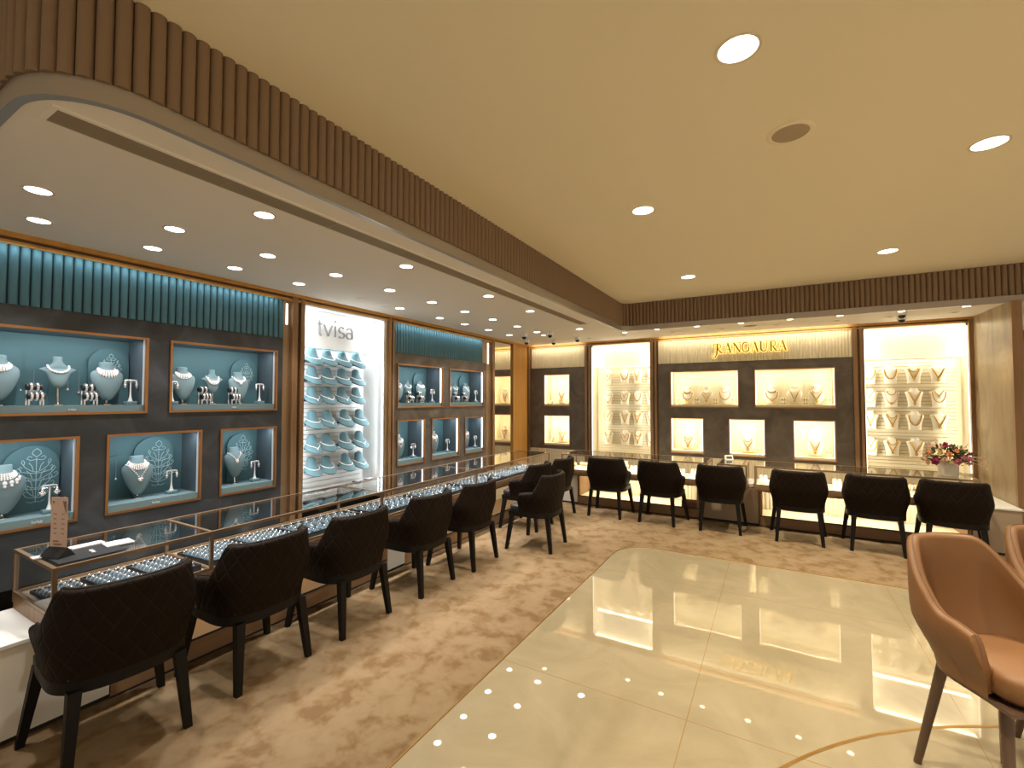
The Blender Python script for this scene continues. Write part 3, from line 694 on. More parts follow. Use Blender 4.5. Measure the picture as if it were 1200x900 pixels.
for i, x, w, lab, big in ((0,1.52,.10,'near upper niche',0),(1,1.79,.10,'upper niche beside the post, on the left',0),(1,2.50,.10,'upper niche beside the post, on the right',0),(2,1.10,.10,'lower niche at the left edge',1),(3,1.81,.12,'middle lower niche',0),(4,2.48,.12,'small lower niche beside the post',0),
                          (5,4.96,.09,'far upper niche beside the white bay',1),(6,6.03,.09,'far upper niche nearest the mirror',0),(7,4.59,.10,'far lower niche beside the white bay',1),(8,5.32,.10,'far middle lower niche',0),(9,6.03,.10,'far lower niche nearest the mirror',0)):
    L_ = nz(i,'left',x,w); put(est, USED, L_, PI/2, 'white T-bar earring stand on teal block, %s' % lab, None)
    earrings((L_[0],L_[1],L_[2]+.004), PI/2, 'pair of white stone earrings hanging in the %s' % lab, big)

# bracelet racks with bangles
def bracelet_rack():
    t = thing('bracelet_rack', cat='bracelet rack')
    mb = MB(); 
    for sx in (-.033,.033): mb.box(sx-.004,sx+.004,-.02,.045,0,.006).box(sx-.004,sx+.004,.036,.044,0,.125).box(sx-.004,sx+.004,-.02,-.012,0,.06)
    mb.build('rack_frame','chrome',t)
    MB().tube([(-.040,-.014,.062),(.040,-.014,.062)],.021,14).build('roll','black',t,True)
    MB().tube([(-.036,.036,.122),(.036,.036,.122)],.021,14).build('roll','black',t,True)
    return t
rk = bracelet_rack()
def bangle_mesh(r=.0255, t=.0065):
    return MB().tube([(0,r*math.cos(2*PI*k/16),r*math.sin(2*PI*k/16)) for k in range(16)], t, 6, closed=True)
bangle_s = None
for i, x, lab in ((0,1.01,'left in the near upper niche'),(0,1.28,'right in the near upper niche'),(1,2.02,'left in the upper niche beside the post'),(1,2.26,'right in the upper niche beside the post'),
                  (5,4.50,'left in the far upper niche by the white bay'),(5,4.70,'right in the far upper niche by the white bay'),(6,5.50,'left in the far upper niche by the mirror'),(6,5.72,'right in the far upper niche by the mirror')):
    L_ = nz(i,'left',x,.07); put(rk, USED, L_, PI/2, 'two-tier black roll bracelet rack, %s' % lab)
    for (dx, y, z) in ((-.024,-.014,.062),(.0,-.014,.062),(.024,-.014,.062),(-.015,.036,.122),(.015,.036,.122)):
        if bangle_s is None:
            bangle_s = bangle_mesh().build('bracelet','silver',smooth=True); o = bangle_s
        else: o = copy_tree(bangle_s)
        o.location = (L_[0]-y, L_[1]+dx, L_[2]+z); o.rotation_euler = (0,0,PI/2)
        tag(o, 'silver stone bracelet on the rack %s' % lab, 'bracelet', 'silver bracelets on the rack %s' % lab)
# thin pendants hanging against the discs
for i, x, zt, ln, lab in ((0,.985,.27,.16,'first'),(0,1.045,.24,.13,'second'),(0,1.215,.22,.10,'third'),(0,1.275,.25,.15,'fourth')):
    mb = MB().tube([(0,0,0),(0,0,-ln)],.0012,5); mb.ball((0,0,-ln-.008),.009,7,5)
    o = mb.build('pendant_necklace','silver',smooth=True); o.location = nz(0,'left',x,.255,zt); tag(o,'fine chain with a tiny stone, %s from left on the near upper niche wall'%lab,'necklace')
for i, x, zt, ln, lab in ((3,1.50,.30,.14,'left'),(3,1.58,.29,.15,'right')):
    mb = MB().tube([(0,0,0),(0,0,-ln)],.0012,5); mb.ball((0,0,-ln-.008),.009,7,5)
    o = mb.build('pendant_necklace','silver',smooth=True); o.location = nz(i,'left',x,.255,zt); tag(o,'fine chain with a tiny stone on the middle lower niche wall, the %s of two'%lab,'necklace')
# small white brand lettering on the plinths: strokes
def stroke_mesh(strokes, ox, oz, s, w, t, y=0):
    mb = MB()
    for st in strokes:
        ws = None
        if isinstance(st, tuple) and isinstance(st[0], list): st, ws = st
        n = len(st)
        pts = [Vector((ox+p[0]*s, 0, oz+p[1]*s)) for p in st]; vs = []
        for i, p in enumerate(pts):
            d = pts[min(i+1,n-1)]-pts[max(i-1,0)]; d.normalize(); nn = Vector((-d.z,0,d.x)); hw = (ws[i] if ws else w)*s/2
            a = p+nn*hw; b = p-nn*hw
            vs += [(a.x,y,a.z),(b.x,y,b.z),(b.x,y-t,b.z),(a.x,y-t,a.z)]
        fs = []
        for i in range(n-1):
            for k in range(4): fs.append((4*i+k, 4*i+(k+1)%4, 4*i+4+(k+1)%4, 4*i+4+k))
        fs += [(3,2,1,0), tuple(4*(n-1)+k for k in range(4))]
        mb.add(vs, fs)
    return mb
def cv(cx, cz, rx, rz, a0, a1, n=12): return [(cx+rx*math.cos(math.radians(a0+(a1-a0)*i/n)), cz+rz*math.sin(math.radians(a0+(a1-a0)*i/n))) for i in range(n+1)]
TV = {
 't': ([[(.16,1.32),(.16,.30)]+cv(.36,.24,.20,.24,180,268,6), [(0,1.0),(.42,1.0)]], .42),
 'v': ([[(0,1.0),(.42,0)], [(.42,0),(.84,1.0)]], .84),
 'i': ([[(.1,1.0),(.1,0)], [(.1,1.34),(.1,1.48)], [(.02,1.41),(.18,1.41)]], .2),
 's': ([cv(.34,.74,.28,.26,35,270,12)+cv(.34,.25,.32,.25,90,-145,12)[1:]], .68),
 'a': ([cv(.34,.68,.31,.32,155,0,10)+[(.65,.0)], cv(.33,.28,.33,.28,60,400,16)], .68)}
def word_tvisa(s, w, t, y):
    mb = MB(); x = 0
    for ch, ad in zip('tvisa', (.20,.24,.26,.22,0)):
        st, wd = TV[ch]; mb.merge(stroke_mesh(st, x*s, 0, s, w, t, y)); x += wd+ad
    return mb, x*s
mb, _ = word_tvisa(.122, .085, .02, 0)
o = mb.build('wall_lettering','letter_grey'); o.location = wpt('left',3.145,.15,2.265); o.rotation_euler = (0,0,PI/2); tag(o,'thin grey lowercase letters on the white header','sign')
for i, x, lab in ((2,1.02,'lower niche at the left edge'),(3,1.66,'middle lower niche'),(0,1.17,'near upper niche'),(1,2.22,'upper niche beside the post')):
    mb, wd = word_tvisa(.0125 if i > 1 else .010, .16, .003, 0)
    o = mb.build('plinth_lettering','white_plastic'); r = NL[i]; o.location = wpt('left',x-wd/2,.004,r[2]+.028); o.rotation_euler = (0,0,PI/2); tag(o,'tiny white lettering on the ledge of the %s'%lab,'sign')
# gold serif lettering
def serif(x, z, w=.16): return [(x-w,z),(x+w,z)]
R_ = lambda sw: ([ ([(.22,1.0),(.22,.0)],[.17,.17]) if not sw else ([(.40,1.0),(.38,.4),(.30,-.1),(.12,-.42),(-.08,-.50),(-.26,-.36),(-.26,-.14),(-.10,-.06),(.0,-.2)],[.17,.17,.15,.12,.09,.08,.08,.08,.10]),
                   (([(.22,.98)] if not sw else [(-.02,.62),(-.12,.78),(.0,.96),(.22,1.0)])+cv(.52,.74,.30,.25,90,-90,10)+[(.30,.49)], None),
                   ([(.42,.50),(.72,.16),(.92,.0),(1.04,.04)],[.12,.17,.17,.08])] + ([] if sw else [[(.06,.0),(.38,.0)],[(.06,.99),(.34,.99)]]))
def fix(sts, w=.09): return [s if isinstance(s, list) else (s[0], s[1] or [w]*len(s[0])) for s in sts]
GL = {
 'R1': (fix(R_(True)),1.0), 'R': (fix(R_(False)),1.0),
 'A': (fix([([(.08,.0),(.50,1.02)],[.07,.07]),([(.48,1.02),(.88,.0)],[.17,.17]),([(.24,.34),(.74,.34)],[.07,.07]),[(-.06,0),(.24,0)],[(.72,0),(1.04,0)]]),1.0),
 'N': (fix([([(.16,.0),(.16,1.0)],[.08,.08]),([(.14,1.0),(.88,.0)],[.18,.18]),([(.88,.0),(.88,1.0)],[.08,.08]),[(-.02,0),(.34,0)],[(.70,1.0),(1.04,1.0)],[(-.04,1.0),(.2,1.0)]]),1.0),
 'G': (fix([(cv(.54,.5,.46,.51,48,330,18),[.06]+[.13]*17+[.1]),([(.94,.46),(.94,.08)],[.14,.12]),[(.64,.46),(1.04,.46)]]),1.0),
 'U': (fix([([(.16,1.0),(.16,.36)]+cv(.52,.34,.36,.34,180,360,10)+[(.88,.36),(.88,1.0)],[.17]*6+[.13]*4+[.08]*5),[(-.02,1.0),(.34,1.0)],[(.70,1.0),(1.04,1.0)]]),1.0)}
xs = [(-.788,-.673,'R1'),(-.644,-.549,'A'),(-.531,-.415,'N'),(-.41,-.307,'G'),(-.284,-.183,'A'),(-.172,-.067,'U'),(-.045,.052,'R'),(.068,.174,'A')]
def gold_word(extra, t):
    mb = MB()
    for x0, x1, ch in xs:
        sts, wd = GL[ch]; s = .145; k = (x1-x0)/(s*1.02); sts2 = []
        for q in sts:
            p, w = q if isinstance(q, tuple) else (q, [.07]*len(q))
            sts2.append(([(a*k,b) for a,b in p], [v+extra for v in w]))
        mb.merge(stroke_mesh(sts2, 0, 0, s, .08, t, 0).xf(Matrix.Translation((x0,0,0))))
    return mb
o = gold_word(0,.015).build('wall_lettering','letter_gold'); o.location = (0,7.66,2.292); tag(o,'raised gold serif capital letters glowing on the cream fluted header','sign')
mat('halo', (1,.8,.3), emis=(1,.80,.26), estr=1.3)
gold_word(.10,.004).build('backlight','halo',o,loc=(0,.012,0))
# ---------------------------------------------------------------- stands on the slatted boards
COLW = ['leftmost','second','third','rightmost']
ROW6 = ['top','second','third','fourth','fifth','bottom']
hb = thing('necklace_stand', cat='display bust')
MB().loft(scaled(HAT,.18),28).xf(Matrix.Translation((0,0,.012))).build('bust','teal_hat',hb,True)
b = MB().loft([(z*.18-.009,a*.18*.93,b_*.18*.93,c*.18*.93,d*.18,t) for z,a,b_,c,d,t in HAT[:3]],24).xf(Matrix.Translation((0,0,.012))); b.box(-.03,.03,.0,.115,.0,.03); b.build('bracket','black',hb)
def hat_chain(kind):
    mb = MB(); H = .18; n = 30; pts = []
    for i in range(n+1):
        th = math.radians(-112+224*i/n); rx, ry, z0 = (.43,.40,.27)
        if kind == 3: rx, ry, z0 = .39,.36,.31
        x = rx*H*math.sin(th); y = -.08*H - ry*H*math.cos(th)
        z = (z0*H) + .50*(y+.08*H) + .013
        if kind in (1,4) and abs(th) < .5: z -= (0.5-abs(th))*.030; y -= (.5-abs(th))*.012
        pts.append((x,y,z))
    if kind == 0: mb.tube(pts,.0042,6)
    elif kind == 1:
        mb.tube(pts,.0032,6); p = pts[n//2]
        for dz in (0,-.011,-.020): mb.ball((p[0],p[1]-.005,p[2]+dz-.006),.0075,6,4)
    elif kind == 2:
        for p in pts: mb.ball(p,.0056,6,4)
    elif kind == 3:
        for p in pts: mb.ball(p,.0050,6,4)
    else:
        mb.tube(pts,.0035,6)
        for p in pts[11:20]: mb.ball((p[0],p[1]-.002,p[2]-.004),.0068,6,4)
    return mb
chains = {}
Y1 = [3.150,3.337,3.537,3.740]; Y2 = [3.160,3.345,3.580,3.795]
Z1 = [2.042,1.837,1.624,1.368,1.108,.865]
kinds = [[0,0,2,0],[2,0,2,2],[1,4,1,3],[0,1,3,0],[1,0,3,1],[0,0,2,4]]
for r in range(6):
    for c in range(4):
        y = (Y1 if r < 3 else Y2)[c] + (.02 if (r == 5 and c == 2) else 0); z = Z1[r]-.062
        loc = wpt('left', y, .235, z)
        put(hb, USED, loc, (math.radians(-3),0,PI/2+math.radians(4)), 'teal neck stand, %s in the %s row, white bay' % (COLW[c], ROW6[r]), 'teal neck stands on the white slatted board')
        k = kinds[r][c]
        if k not in chains: chains[k] = hat_chain(k).build('necklace','pearl',smooth=True); o = chains[k]
        else: o = copy_tree(chains[k])
        o.location = loc; o.rotation_euler = (math.radians(-3),0,PI/2+math.radians(4))
        tag(o, 'white necklace on the %s teal stand of the %s row, white bay' % (COLW[c], ROW6[r]), 'necklace', 'white necklaces on the white slatted board')
for i, y in enumerate((3.74,3.90)):
    t = thing('leaflet_tray', wpt('left',y,.16,.622), PI/2+.1, 'small dark tray of leaflets on the ledge of the white bay, the %s one' % ('left','right')[i], 'tray')
    MB().rbox(-.065,.065,-.045,.045,0,.014,.006).build('tray','navy_card',t)
    MB().box(-.045,-.005,-.03,.03,.014,.017).box(.008,.045,-.03,.03,.014,.018).build('leaflet','paper',t)

sb = thing('necklace_stand', cat='display bust')
MB().loft(scaled(SHEET,.245),26).build('bust','white_bust',sb,True)
MB().box(-.06,.06,-.01,.07,-.006,.004).build('bracket','cream_panel',sb)
def gold_chain(kind):
    sp = {0:[('chain',.20,.84,.60,'v',.026),('pendant',.20,.05,1.1)],
          1:[('chain',.26,.80,.55,'u',.028)],
          2:[('chain',.19,.85,.24,'u',.022),('chain',.26,.79,.58,'v',.026),('pendant',.17,.05,1.2)],
          3:[('chain',.19,.84,.20,'u',.022),('beads',.27,.79,.62,'u',.032),('pendant',.13,.055,1.0)],
          4:[('chain',.19,.85,.32,'v',.02),('pendant',.48,.04,1.0),('chain',.27,.79,.56,'u',.024)],
          5:[('chain',.26,.80,.60,'v',.028),('pendant',.14,.065,1.2)]}[kind]
    return necklace(SHEET,.245,sp)
gch = {}
def gold_on(kind, loc, rot, label, group):
    if kind not in gch: gch[kind] = gold_chain(kind).build('gold_necklace','gold',smooth=True); o = gch[kind]
    else: o = copy_tree(gch[kind])
    o.location = loc; o.rotation_euler = (0,0,rot); tag(o, label, 'necklace', group)
ROW4 = ['top','second','third','bottom']
S2X = [-2.575,-2.275,-2.05,-1.825]; S4X = [1.145,1.372,1.613,1.856]
S2Z = [1.862,1.485,1.137,.786]; S4Z = [1.795,1.485,1.178,.822]
k2 = [[4,1,0,1],[3,4,1,0],[4,2,2,5],[2,4,2,1]]; k4 = [[1,1,2,5],[4,3,5,4],[0,2,1,5],[4,2,5,0]]
for xs_, zs_, kk, w, bayn in ((S2X,[1.868,1.492,1.142,.790],k2,.24,'left cream slatted bay'),(S4X,S4Z,k4,.20,'right cream slatted bay')):
    for r in range(4):
        for c in range(4):
            if bayn[0] == 'r' and r == 3 and c == 3: pass
            loc = wpt('back', xs_[c], w, zs_[r]); tr = math.radians(random.uniform(-6,6)-(8 if c == 0 else 0))
            put(sb, USED, loc, tr, 'white neck stand, %s in the %s row, %s' % (COLW[c], ROW4[r], bayn), 'white stands in the %s' % bayn)
            gold_on(kk[r][c], loc, tr, 'gold necklace on the %s stand, %s row, %s' % (COLW[c], ROW4[r], bayn), 'gold necklaces in the %s' % bayn)
# white busts in the cream niches
ob = thing('necklace_bust', cat='display bust')
MB().loft(scaled(OVAL,.285),28).xf(Matrix.Translation((0,0,.012))).build('bust','white_bust',ob,True)
MB().rbox(-.085,.085,-.03,.05,0,.010,.02).build('stand','gold_bright',ob)
on_ = {}
def oval_set(i, x, kind, where, w=.15):
    loc = nz(i,'back',x,w); put(ob, USED, loc, 0, 'white oval-necked bust, %s' % where)
    sp = {0:[('chain',.17,.74,.16,'u',.020),('chain',.26,.66,.44,'v',.024),('pendant',.16,.065,1.2)],
          1:[('chain',.26,.67,.43,'u',.028),('chain',.17,.74,.10,'u',.018)],
          2:[('bib',.17,.73,.08,'u',.020,3),('chain',.27,.64,.40,'u',.024),('pendant',.19,.09,.7)],
          3:[('chain',.21,.72,.50,'v',.028),('pendant',.18,.065,1.0)]}[kind]
    if kind not in on_: on_[kind] = necklace(OVAL,.285,sp).xf(Matrix.Translation((0,-.001,.012))).build('gold_necklace','gold',smooth=True); o = on_[kind]
    else: o = copy_tree(on_[kind])
    o.location = loc; tag(o, 'gold necklace on the white bust, %s' % where, 'necklace')
oval_set(0,-3.43,3,'upper narrow niche at the corner'); oval_set(1,-3.42,0,'lower narrow niche at the corner')
for i, xs3, nm_ in ((2,(-1.218,-.933,-.662),'upper left wide niche'),(3,(-.028,.261,.53),'upper right wide niche')):
    for c, x in enumerate(xs3): oval_set(i, x, ((2,0,1),(2,3,0))[i-2][c], '%s of three in the %s' % (('left','middle','right')[c], nm_))
oval_set(4,-1.218,0,'lower row under the lettering, leftmost niche'); oval_set(5,-.36,0,'lower row under the lettering, middle niche'); oval_set(6,.50,3,'lower row under the lettering, rightmost niche')
# little bangle racks in the cream niches
rb = thing('bangle_rack', cat='bangle rack')
MB().box(-.035,.035,-.02,.03,0,.012).box(-.035,.035,.012,.03,.012,.075).build('rack_frame','cream_lining',rb)
MB().tube([(-.035,-.005,.035),(.035,-.005,.035)],.016,12).tube([(-.035,.015,.09),(.035,.015,.09)],.016,12).build('roll','white_bust',rb,True)
gb = None
for i, x, lab in ((2,-1.075,'left in the upper left wide niche'),(2,-.80,'right in the upper left wide niche'),(3,.118,'left in the upper right wide niche'),(3,.395,'right in the upper right wide niche'),(0,-3.63,'upper narrow niche at the corner'),(1,-3.62,'lower narrow niche at the corner')):
    L_ = nz(i,'back',x,.11); put(rb, USED, L_, 0, 'small two-roll bangle rack, %s' % lab)
    for dx, y, z in ((-.018,-.005,.035),(.018,-.005,.035),(-.018,.015,.09),(.018,.015,.09)):
        if gb is None: gb = bangle_mesh(.0195,.005).build('gold_bangle','gold',smooth=True); o = gb
        else: o = copy_tree(gb)
        o.location = (L_[0]+dx, L_[1]+y, L_[2]+z); tag(o,'gold bangle on the rack, %s'%lab,'bangle','gold bangles on the rack, %s'%lab)
for i, x, lab in ((2,-.53,'upper left wide niche'),(3,.66,'upper right wide niche'),(4,-1.03,'leftmost lower niche'),(5,-.20,'middle lower niche'),(6,.66,'rightmost lower niche'),(2,-1.37,'far left of the upper left wide niche')):
    t = thing('earring_stand', nz(i,'back',x,.10), 0, 'small white earring stand with gold earrings, %s' % lab, 'earring stand')
    MB().lathe([(.022,0),(.02,.01),(.004,.02),(.003,.09)],12).tube([(-.025,0,.088),(.025,0,.088)],.004,6).build('t_bar','white_bust',t,True)
    MB().ball((-.024,-.004,.076),.009,7,5).ball((.024,-.004,.076),.009,7,5).build('earrings','gold',t,True)

# ---------------------------------------------------------------- glass display cases
mat('deck_left', (.30,.25,.18), .6)
ZT, ZD, ZL = .77, .535, .46      # case top, deck, ledge underside
def case(name_label, L, Dp, loc, rot, open_end=(True,True), cat='display case', rear=True, mt='bronze_case'):
    """x along the front, front face at y=0, case runs back to y=Dp"""
    t = thing('glass_display_case', loc, rot, name_label, cat)
    b = .0095; fr = MB(); h = ZT
    bl, br = (2*b if open_end[0] else .009), (2*b if open_end[1] else .009)
    for y0, y1 in ((0,2*b),(Dp-2*b,Dp)): fr.box(0,L,y0,y1,h-.018,h); fr.box(0,L,y0,y1,ZD-.002,ZD+.014)
    for x0, x1 in ((0,bl),(L-br,L)):
        fr.box(x0,x1,2*b,Dp-2*b,h-.018,h); fr.box(x0,x1,2*b,Dp-2*b,ZD-.002,ZD+.014)
        for y0, y1 in ((0,2*b),(Dp-2*b,Dp)): fr.box(x0,x1,y0,y1,ZD+.014,h-.018)
    fr.build('frame',mt,t)
    MB().box(2*b,L-2*b,2*b,Dp-2*b,h-.010,h-.002).build('top_glass','glass',t)
    MB().box(2*b,L-2*b,.004,.009,ZD+.014,h-.018).build('front_glass','glass_side',t)
    if open_end[0]: MB().box(.004,.009,2*b,Dp-2*b,ZD+.014,h-.018).build('side_glass','glass_side',t)
    if open_end[1]: MB().box(L-.009,L-.004,2*b,Dp-2*b,ZD+.014,h-.018).build('side_glass','glass_side',t)
    MB().box(.012,L-.012,.012,Dp-.012,ZD-.004,ZD).build('deck','deck_left' if rot else 'cream_lining',t)
    MB().box(-.0,L+.0,-.012,Dp,ZL+.03,ZD-.004).box(0,L,.02,Dp-.02,ZL,ZL+.03).build('ledge','bronze_wood',t)
    return t
LX = -3.00
ls = [(.815,1.53),(1.53,2.93),(2.93,4.40),(4.40,6.38)]
ll = ['near end section of the long left glass case, under the sign holder','second section of the long left glass case from the near end','third section of the long left glass case, before the white bay','far end section of the long left glass case near the mirror']
for (a, b), lb in zip(ls, ll):
    # front faces +X : x axis runs along +Y
    case(lb, b-a, .58, (LX, a, 0), PI/2, (a < 1, b > 6))
    area((LX-.05,(a+b)/2,ZT-.03), (math.radians(20),0,PI/2), (b-a)*.9, .01, (b-a)*1.5, COOL)
bs = [(-2.77,-.75,'long glass case of gold jewellery on the left of the back wall counter'),(-.64,-.30,'short square glass case between the two long back cases'),(-.225,1.78,'long glass case under the flower vase on the right of the back counter')]
for a, b, lb in bs:
    case(lb, b-a, .58, (a, 6.30, 0), 0)
    area(((a+b)/2, 6.35, ZT-.03), (math.radians(20),0,0), (b-a)*.9, .01, (b-a)*3.0, WARM)
# ---------------------------------------------------------------- counter bases
def cabinet(name, label, x0, x1, y0, y1, z0, z1, m_, top=None, rot=0):
    t = thing(name, (x0,y0,0), 0, label, 'cabinet'); w, d = x1-x0, y1-y0
    MB().box(0,w,0,d,z0,z1).build('body', m_, t)
    MB().box(.012,w-.012,.012,d-.012,0,z0).build('plinth','black',t)
    if top: MB().rbox(-.012,w+.012,-.012,d+.012,z1,z1+.022,.008).build('top', top, t)
    return t
cabinet('low_cabinet','low white cabinet beside the near end of the long left glass case',-3.55,-3.06,-.6,1.065,.03,.44,'white_cabinet','white_plastic')
cabinet('low_cabinet','low white cabinet under the third section of the long left glass case',-3.50,-3.06,3.06,3.28,.03,ZL,'white_cabinet')
cabinet('low_cabinet','white corner cabinet between the left and back counters',-3.05,-2.60,6.50,7.0,.03,ZL,'white_cabinet')
cabinet('low_cabinet','taupe cabinet under the short square glass case',-.87,-.19,6.50,7.0,.03,ZL,'taupe_cabinet')
cabinet('low_cabinet','low white cabinet against the marble partition at right',1.76,2.125,6.50,7.66,.03,.46,'taupe_cabinet','white_plastic')
def bay_base(label, L, loc, rot):
    t = thing('counter_cabinet', loc, rot, label, 'cabinet')
    MB().box(0,L,.0,.44,.014,.125).build('plinth','plinth_wood',t)
    MB().box(0,L,-.006,.0,0,.014).box(0,L,-.004,.004,.125,.137).build('edge_strip','black',t)
    MB().box(0,L,.0,.42,.125,.132).build('foot_shelf','plinth_wood' if rot else 'bay_cream',t)
    flute_panel(0,L,.132,ZL,.05,.022,.44,.4).box(0,L,.44,.46,0,ZL).build('back_panel','cream_flute',t,True)
    MB().box(0,.03,-.002,.46,.014,ZL).build('post','bronze_wood',t); MB().box(L-.03,L,-.002,.46,.014,ZL).build('post','bronze_wood',t)
    return t
lb = [(1.07,3.05,'near knee bay under the long left counter'),(3.285,6.38,'far knee bay under the long left counter')]
for a, b, l_ in lb:
    bay_base(l_, b-a, (-3.06,a,0), PI/2)
    area((-3.25,(a+b)/2,ZL-.01), (0,0,0), .02, b-a-.2, (b-a)*1.3, WARM)
for a, b, l_ in ((-2.59,-.88,'knee bay under the left back counter'),(-.18,1.75,'knee bay under the right back counter')):
    bay_base(l_, b-a, (a,6.50,0), 0)
    area(((a+b)/2,6.72,ZL-.01), (0,0,0), b-a-.2, .02, (b-a)*5.5, WARM)
t = thing('storage_box', (-.99,6.57,.1335), .1, 'open brown wooden box on the foot shelf under the left back counter', 'box')
MB().box(-.12,.12,-.06,.06,0,.008).box(-.12,-.112,-.06,.06,0,.085).box(.112,.12,-.06,.06,0,.085).box(-.12,.12,-.06,-.052,0,.085).box(-.12,.12,.052,.06,0,.085).build('box','brown_box',t)

# ---------------------------------------------------------------- ring trays
def tray(W_, D_, nx, ny, gx, gy):
    t = thing('ring_tray', cat='ring tray'); mb = MB()
    mb.box(0,W_,0,D_,0,.010).box(0,W_,0,.008,.010,.034).box(0,W_,D_-.008,D_,.010,.034).box(0,.008,.008,D_-.008,.010,.034).box(W_-.008,W_,.008,D_-.008,.010,.034)
    mb.build('tray','tray_black',t)
    return t
ringm = None
def ring_mesh():
    mb = MB().tube([(.0125*math.cos(2*PI*k/12),0,.0125*math.sin(2*PI*k/12)) for k in range(12)],.0026,5,closed=True)
    mb.ball((0,0,.0165),.0078,6,4); return mb
pads = {}
def pad_mesh(w, d): return MB().rbox(-w/2,w/2,-d/2,d/2,0,.016,.006)
trays = [(.86,1.045,2,2),(1.065,1.26,2,2),(1.28,1.50,2,2),(1.56,1.88,2,2),(1.90,2.21,2,2),(2.24,2.90,9,5),(2.97,3.66,9,5),(3.70,4.37,9,5),(4.45,5.14,9,5),(5.18,5.84,9,5),(5.88,6.34,6,5)]
ring_n = 0
for ti, (a, b, nx, ny) in enumerate(trays):
    W_, D_ = b-a, .43; z = ZD+.0005
    t = tray(W_, D_, nx, ny, 0, 0)
    t.location = (LX-.06, a, z); t.rotation_euler = (math.radians(-2.5),0,PI/2)
    on_tray = 'in the %s tray from the near end, left case' % ORD[ti]
    t['label'] = 'black ring tray, %s from the near end of the left case' % ORD[ti]
    Mx = Matrix.Translation(t.location) @ t.rotation_euler.to_matrix().to_4x4()
    spots = []
    if ti < 5:
        pw, pd = (W_-.03)/2, (D_-.03)/2
        for i in range(2):
            for j in range(2):
                cx = .01+pw/2+i*(pw+.008); cy = .01+pd/2+j*(pd+.008)
                key = ('q',round(pw,3))
                if key not in pads: pads[key] = pad_mesh(pw,pd).build('ring_pad','tray_pad',t,True); o = pads[key]
                else: o = pads[key].copy(); col.objects.link(o); o.parent = t
                o.location = (cx,cy,.0105)
                n1 = 3 if pw > .12 else 2
                for p in range(n1):
                    for q in range(4): spots.append((cx-pw/2+pw*(p+.5)/n1, cy-pd/2+pd*(q+.5)/4, .029))
    else:
        pw, pd = (W_-.02)/nx, (D_-.02)/ny
        for i in range(nx):
            for j in range(ny):
                cx = .01+pw*(i+.5); cy = .01+pd*(j+.5)
                key = ('c',round(pw,3))
                if key not in pads: pads[key] = pad_mesh(pw*.72,pd*.62).build('ring_pad','tray_pad',t,True); o = pads[key]
                else: o = pads[key].copy(); col.objects.link(o); o.parent = t
                o.location = (cx + (pw*.12 if j % 2 else -pw*.12),cy,.0105); o.rotation_euler = (math.radians(14),0,0)
                spots.append((o.location.x, cy-.006, .033))
    stuff = MB()
    for s in spots:
        if ring_n < 295 and (ti < 5 or ring_n+len(spots) <= 300 or stuff.v == []) and ring_n < 300:
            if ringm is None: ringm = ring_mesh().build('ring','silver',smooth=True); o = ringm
            else: o = ringm.copy(); col.objects.link(o)
            o.location = Mx @ Vector(s); o.rotation_euler = (math.radians(-2.5),0,PI/2+random.uniform(-.25,.25)); ring_n += 1
            tag(o, 'small silver ring %s' % on_tray, 'ring', 'rings %s' % on_tray)
        else:
            R_m = Matrix.Translation(Mx @ Vector(s)) @ Matrix.Rotation(PI/2+random.uniform(-.25,.25),4,'Z')
            stuff.merge(ring_mesh().xf(R_m))
    if stuff.v:
        o = stuff.build('rings','silver',smooth=True); tag(o, 'rows of small silver rings %s' % on_tray, 'rings', None, 'stuff')

# ---------------------------------------------------------------- gold displays inside the back cases
blk = thing('ring_display', cat='jewellery display')
MB().box(-.06,.06,-.05,.06,0,.028).add([(-.045,-.03,.028),(.045,-.03,.028),(.045,.045,.028),(-.045,.045,.028),(-.04,.0,.085),(.04,.0,.085),(.04,.04,.10),(-.04,.04,.10)],[(0,3,2,1),(4,5,6,7),(0,1,5,4),(1,2,6,5),(2,3,7,6),(3,0,4,7)]).build('block','white_bust',blk)
minib = thing('necklace_stand', cat='display bust')
MB().loft(scaled(OVAL,.15),20).xf(Matrix.Rotation(math.radians(-22),4,'X')).build('bust','white_bust',minib,True)
rollb = thing('bangle_roll', cat='jewellery display')
MB().box(-.07,.07,-.03,.03,0,.012).box(-.07,-.064,-.004,.004,.012,.06).box(.064,.07,-.004,.004,.012,.06).build('roll_base','white_bust',rollb)
MB().tube([(-.068,0,.062),(.068,0,.062)],.024,12).build('roll','white_bust',rollb,True)
gring = None; gchain = None; gbang = None
